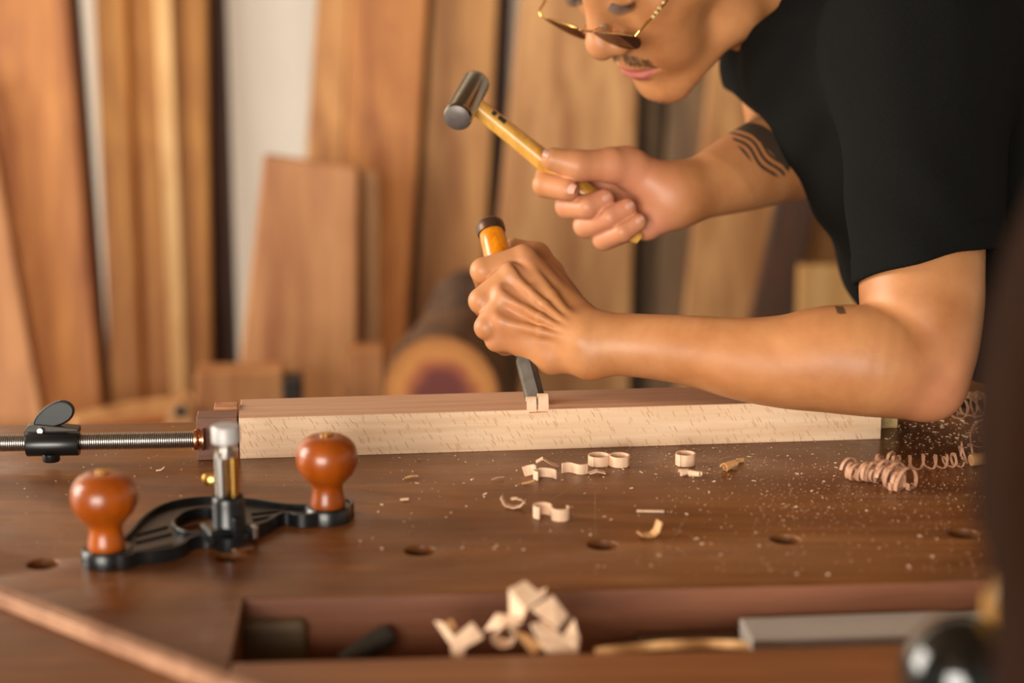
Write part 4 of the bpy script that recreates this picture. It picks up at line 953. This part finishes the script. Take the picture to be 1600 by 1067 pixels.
# raised seams: sleeve hem stitch line
# ---- trousers and shoes, out of frame behind the bench end
tr = Grp(.04); hip = P(1690, 690, 1.87); hx, hy = hip[0], hip[1]
M_tr = plain('dark_trouser_cloth', (34, 34, 38), .9)
tr.seg(hip, hip - Z * .10, .13, .13)
for s in (-1, 1):
    a = np.array([hx + .02, hy + s * .09, hip[2] - .14]); k = np.array([hx - .02 + .05 * s, hy + s * .11, .50]); f = np.array([hx + .04 + .08 * s, hy + s * .12, .10])
    tr.seg(a, k, .085, .06); tr.seg(k, f, .06, .048)
V, Q = surface(tr.ev, tr.lo - .02, tr.hi + .02, .008); skin_mesh('trousers', V, Q, M_tr, hip, {}, person)
for s in (-1, 1):
    g = Grp(.02); f = np.array([hx + .04 + .08 * s, hy + s * .12, .05]); g.seg(f, f + np.array([-.14, 0, -.012]), .045, .036); g.seg(f, f + Z * .06, .045, .042)
    V, Q = surface(lambda p, g=g: np.maximum(g.ev(p), .002 - p[:, 2]), g.lo - .02, g.hi + .02, .006); skin_mesh('shoe', V, Q, M_blk, f, {}, person)
# ---- hair, brows, moustache, lashes
M_hair = plain('black_hair', (24, 19, 15), .5, var=.3, scale=200)
def hair_fn(p):
    q = (p - HEAD0) @ HR.T; q[:, 0] = np.abs(q[:, 0]); I3 = np.eye(3)
    d = dell(q, (0, -.045, -.105), I3, np.array([.085, .098, .104])); d = np.maximum(d, -(dell(q, (0, .06, .02), I3, np.array([.085, .115, .075]))))
    d = np.maximum(d, q[:, 1] - .055 + np.clip(-q[:, 2] - .12, 0, 1) * -1.0)
    d = d + .002 * np.sin(q[:, 2] * 300 + np.sin(q[:, 0] * 120) * 2)
    return d
c_ = hp(0, -.045, -.105); V, Q = surface(hair_fn, c_ - .13, c_ + .13, .003); skin_mesh('hair', V, Q, M_hair, c_, {}, person)
def onface(l, d, f0=.04):                      # march onto the face along -F
    f = np.linspace(f0, -.07, 400); pts = HEAD0 + wL * l + wD * d * 1.12 + f[:, None] * wF; v = body_fn(pts); i = np.argmax(v < 0); return pts[i], f[i]
def hairs(name, n, rootfn, L, r, seed, spread=.35):
    rnd = random.Random(seed); m = MB()
    for _ in range(n):
        l, d, dirv = rootfn(rnd); p, f = onface(l, d); dv = nrm(dirv + np.array([rnd.gauss(0, 1), rnd.gauss(0, 1), rnd.gauss(0, 1)]) * spread * .5)
        w1 = wL * dv[0] + wD * dv[1] + wF * dv[2]; LL = L * (.6 + .8 * rnd.random())
        m.tube([p - w1 * .0008, p + w1 * LL * .55, p + w1 * LL - wF * LL * .15], [r, r * .8, r * .25], 4)
    return m.build(name, M_hair, person)
def mroot(rnd):
    s = 1 if rnd.random() < .62 else -1; u = rnd.random() ** .9; l = .0006 + .0262 * u; d = .0608 + .0075 * u * u + (rnd.random() - .5) * .0085
    return s * l, d, np.array([s * (.25 + .75 * u), .75, .35])
hairs('moustache', 430, mroot, .0045, .00012, 5, .7)
def broot(rnd): s = bs; u = rnd.random(); return s * (.012 + .036 * u), -.0225 - .004 * math.sin(u * 2.6) + (rnd.random() - .5) * .007, np.array([s * 1., -.1, .2])
for bs in (1, -1): hairs('eyebrow', 210, broot, .007, .00022, 6 + bs)
def croot(rnd): return (rnd.random() - .5) * .03, .108 + rnd.random() * .008, np.array([0, .6, .6])
hairs('chin_stubble', 130, croot, .0016, .00010, 7)
for s in (1, -1):
    lm = MB()
    for k in np.linspace(0, 1, 44):
        l = .019 + .027 * k; p = hp(s * l, .0085 + .0015 * math.sin(k * 3.1), -.0055 + .0045 * math.sin(k * 3.14) - .004 * k)
        dv = nrm(wF * .9 + wD * .55 + wL * s * (k - .45) * .9); lm.tube([p - dv * .002, p + dv * .004, p + dv * .0075 - wD * .001], [.00022, .00016, .00006], 4)
    lm.build('eyelashes', M_hair, person)
# ---- fingernails
M_nail = plain('fingernail', (206, 152, 132), .35, var=.03)
def nail(c, dirv, nv, L, w):
    dirv = nrm(dirv); nv = nrm(nv - dirv * np.dot(nv, dirv)); sd = np.cross(dirv, nv); m = MB(); vs = []; fs = []; A, B_ = 8, 8
    for lay, hgt in ((0, .0004), (1, -.0008)):
        for i in range(A + 1):
            for j in range(B_ + 1):
                u = (i / A - .5) * 2; v = (j / B_ - .5) * 2; k = math.sqrt(max(0, 1 - .30 * u * u)); rr = (1 - .12 * (v ** 4))
                vs.append(c + dirv * u * L / 2 * rr + sd * v * w / 2 * k + nv * (hgt - .0018 * v * v - .0006 * u * u))
    N = (A + 1) * (B_ + 1)
    for i in range(A):
        for j in range(B_): a = i * (B_ + 1) + j; fs += [(a, a + 1, a + B_ + 2, a + B_ + 1), (N + a, N + a + B_ + 1, N + a + B_ + 2, N + a + 1)]
    for i in range(A):
        for j in (0, B_): a = i * (B_ + 1) + j; fs.append((a, a + B_ + 1, N + a + B_ + 1, N + a))
    for j in range(B_):
        for i in (0, A): a = i * (B_ + 1) + j; fs.append((a, a + 1, N + a + 1, N + a))
    m.add(vs, fs, True); return m.build('fingernail', M_nail, person)
def surfpt(c, dirn):
    k = np.linspace(0, .022, 200); v = body_fn(c + k[:, None] * nrm(dirn)); i = np.argmax(v > 0); return c + nrm(dirn) * k[i]
def nailp(px, py, a, b_, nvv, L, w):
    c = P(px, py, 1.5); dirv = nrm(b_ - a); pts = CAM + np.linspace(1.5, 1.62, 900)[:, None] * (P(px, py, 1.0) - CAM); v = body_fn(pts); i = np.argmax(v < 0); q = pts[i]
    e = .0006; g = np.array([body_fn((q + np.eye(3)[k] * e)[None])[0] - body_fn((q - np.eye(3)[k] * e)[None])[0] for k in range(3)]); nail(q, dirv, g, L, w)
nailp(889, 293, P(849, 287, 1.58), P(887, 296, 1.566), None, .0118, .0092)
nailp(948, 308, P(930, 318, 1.562), P(948, 308, 1.566), None, .0085, .0072)
nailp(984, 321, P(965, 333, 1.562), P(984, 321, 1.566), None, .0080, .0070)
nailp(1000, 343, P(980, 358, 1.562), P(1000, 344, 1.566), None, .0080, .0066)
nailp(858, 240, P(902, 254, 1.571), P(858, 240, 1.569), None, .0105, .0080)

# ============================================================ eyeglasses, slid down the nose
gl = empty('eyeglasses', hp(0, .03, .02), label='gold wire eyeglasses with brown tinted lenses low on the nose', cat='glasses')
M_gold = plain('polished_gold_wire', (224, 170, 92), .18, 1.0, var=.04)
tl_ = NT('brown_tinted_glass'); tl_.b.inputs['Base Color'].default_value = (*lin((96, 58, 40)), 1); tl_.rough(.05); tl_.b.inputs['Transmission Weight'].default_value = .75; tl_.b.inputs['IOR'].default_value = 1.45
tau = math.radians(17); gU = -(wD * math.cos(tau) - wF * math.sin(tau)); gF = np.cross(wL, gU); gF = gF if gF.dot(wF) > 0 else -gF
gc = hp(0, .019, .0190)                      # bridge
def gp(l, u, f=0): return gc + wL * l + gU * u + gF * f
for s in (1, -1):
    sh_ = [(.009, .000), (.016, .002), (.036, .002), (.056, .0015), (.0665, -.001), (.062, -.010), (.050, -.021), (.036, -.025), (.020, -.022), (.011, -.011)]
    def wrapf(l): return -.0000 - .05 * max(0, abs(l) - .01) - .5 * max(0, abs(l) - .01) ** 2
    ring = smooth_poly([np.array(q) for q in sh_], 2)
    pts = [gp(s * x, y, wrapf(x)) for x, y in ring]
    MB().tube(pts + [pts[0], pts[1]], .00062, 8).build('lens_rim', M_gold, gl)
    n_ = nrm(np.cross(pts[10] - pts[0], pts[20] - pts[0])); MB().prism([p - n_ * .0007 for p in pts], n_ * .0014).build('lens', tl_.m, gl)
    MB().tube([gp(s * .006, -.002, -.001), gp(s * .0085, -.004, -.006), gp(s * .0095, -.007, -.0085)], .00045, 8).build('pad_arm', M_gold, gl)
    MB().lathe([(.001, -.001), (.0030, -.0008), (.0032, .0), (.0028, .0010), (.0005, .0013)], gp(s * .0095, -.008, -.0095), nrm(gF * .6 + wL * s * .8), 16).build('nose_pad', plain('clear_pad', (150, 118, 92), .2), gl)
    h0 = gp(s * .0650, .001, wrapf(.061)); h1 = gp(s * .069, .003, wrapf(.061) - .004); ear_ = hp(s * .078, -.002, -.098); e2 = hp(s * .078, .028, -.118)
    MB().tube([h0, h1, h1 * .9 + ear_ * .1], .0009, 8).build('hinge', M_gold, gl)
    MB().tube([h1, h1 * .75 + ear_ * .25 + wL * s * .004, h1 * .5 + ear_ * .5 + wL * s * .005, ear_, e2], [.0009, .0011, .0011, .0013, .0016], 10).build('temple_arm', M_gold, gl)
    bm_ = MB()
    for k in (.14, .18, .22, .27): bm_.lathe([(.0008, -.0016), (.0019, -.001), (.0021, 0), (.0019, .001), (.0008, .0016)], h1 * (1 - k) + ear_ * k + wL * s * .003, nrm(ear_ - h1), 14)
    bm_.build('temple_bead', plain('amber_and_clear_beads', (210, 180, 120), .2, .2, var=.5, scale=500), gl)
MB().tube([gp(-.0105, .000, -.0005), gp(-.005, .0025, .0015), gp(0, .0034, .002), gp(.005, .0025, .0015), gp(.0105, .000, -.0005)], .0007, 8).build('bridge', M_gold, gl)

# ============================================================ chisel
ct, cb = P(765, 351, 1.5385), P(841, 645, 1.4505)
ca = nrm(cb - ct); Lc = np.linalg.norm(cb - ct)
ch = empty('chisel', cb, label='chisel with amber wooden handle and dark iron ring, upright in the near fist', cat='chisel')
hl = .112
MB().lathe([(.0085, .003), (.0105, .006), (.0108, .02), (.0117, .045), (.0120, .07), (.0112, .095), (.0092, hl - .002), (.008, hl)], ct, ca, 40).build('handle', M_chis, ch)
MB().lathe([(.001, -.0035), (.006, -.0032), (.0098, -.0020), (.0116, .0005), (.0120, .0045), (.0117, .0085), (.0106, .0090), (.0102, .004)], ct, ca, 44).build('iron_ring', plain('brown_iron', (84, 60, 46), .38, .6, var=.2, scale=120), ch)
MB().lathe([(.0088, hl - .006), (.0086, hl + .001), (.0060, hl + .006), (.0042, hl + .010)], ct, ca, 32).build('ferrule', plain('black_ferrule', (34, 26, 22), .4, .6), ch)
sd = nrm(np.cross(ca, FW)); sd = sd if sd[0] > 0 else -sd; nv_ = nrm(np.cross(sd, ca)); nv_ = nv_ if nv_.dot(FW) < 0 else -nv_
rot = math.radians(22); sd2 = sd * math.cos(rot) + nv_ * -math.sin(rot) * -1; nv2 = nrm(np.cross(sd2, ca)); nv2 = nv2 if nv2.dot(FW) < 0 else -nv2
bm_ = MB(); sec = []
for z_, w, t_ in ((hl + .006, .0030, .0028), (hl + .013, .0045, .0030), (hl + .018, .0078, .0028), (hl + .024, .0080, .0026), (Lc - .006, .0082, .0018), (Lc, .0082, .0004)):
    c = ct + ca * z_; sec.append([c - sd2 * w - nv2 * t_, c + sd2 * w - nv2 * t_, c + sd2 * w - nv2 * t_ * .1, c + sd2 * w * .62 + nv2 * t_, c - sd2 * w * .62 + nv2 * t_, c - sd2 * w - nv2 * t_ * .1])
vs = [p for s in sec for p in s]; fs = []
for i in range(len(sec) - 1):
    for k in range(6): fs.append((i * 6 + k, i * 6 + (k + 1) % 6, i * 6 + 6 + (k + 1) % 6, i * 6 + 6 + k))
fs += [tuple(range(6)), tuple(range((len(sec) - 1) * 6, len(sec) * 6))]
bm_.add(vs, fs).build('blade', M_dsteel, ch, bevel=.0003)

# ============================================================ hammer
hf, hb = P(714, 185, 1.548), P(744, 128, 1.606)
ha = nrm(hb - hf); LH = np.linalg.norm(hb - hf); hmid = (hf + hb) / 2 + ha * .002
hm_ = empty('hammer', P(870, 270, 1.585), label='small cylindrical steel-headed hammer with yellow wooden handle, held in the far hand', cat='hammer')
MB().lathe([(.0112, .0008), (.0121, .0025), (.0123, .005), (.0123, LH - .006), (.0121, LH - .003), (.0105, LH - .0006), (.001, LH)], hf, ha, 48).build('head', M_psteel, hm_)
MB().lathe([(.001, -.0016), (.005, -.0013), (.009, -.0005), (.0112, .0008), (.0112, .002)], hf, ha, 48).build('striking_face', plain('grey_struck_face', (112, 104, 100), .5, .6, var=.12, scale=160), hm_)
he = P(1000, 373, 1.590); hd = nrm(he - hmid)
pts = []; Lh = np.linalg.norm(he - hmid)
m = MB(); N = 26; vs = []; fs = []
up_ = nrm(-ha + hd * ha.dot(hd)); sdh = np.cross(hd, up_)
for i in range(N):
    k = i / (N - 1); z_ = k * Lh
    w = np.interp(k, [0, .1, .28, .45, .62, .8, .95, 1], [.0062, .0068, .0072, .0080, .0086, .0088, .0080, .0045]); t2 = w * np.interp(k, [0, .15, 1], [1.15, 1.15, 1.2])
    c = hmid + hd * z_
    for j in range(16):
        a = 2 * math.pi * j / 16; ex_ = 3.0; cx, sy_ = math.cos(a), math.sin(a); q = (abs(cx) ** ex_ + abs(sy_) ** ex_) ** (-1 / ex_)
        vs.append(c + sdh * cx * q * w + up_ * sy_ * q * t2)
for i in range(N - 1):
    for j in range(16): fs.append((i * 16 + j, i * 16 + (j + 1) % 16, i * 16 + 16 + (j + 1) % 16, i * 16 + 16 + j))
fs += [tuple(range(16))[::-1], tuple((N - 1) * 16 + j for j in range(16))]
m.add(vs, fs, True); m.build('handle', M_hand, hm_)
for k0, k1, o2 in ((.125, .145, .0), (.160, .200, .0)):
    c = hmid + hd * Lh * (k0 + k1) / 2; n3_ = nrm(-sdh if (-sdh)[2] > 0 else sdh)
    c = c + n3_ * .0066; MB().box(c + up_ * .0020, (Lh * (k1 - k0), .0060, .0012), (hd, up_, n3_)).build('handle_mark', plain('dark_green_print', (36, 42, 32), .5), hm_)
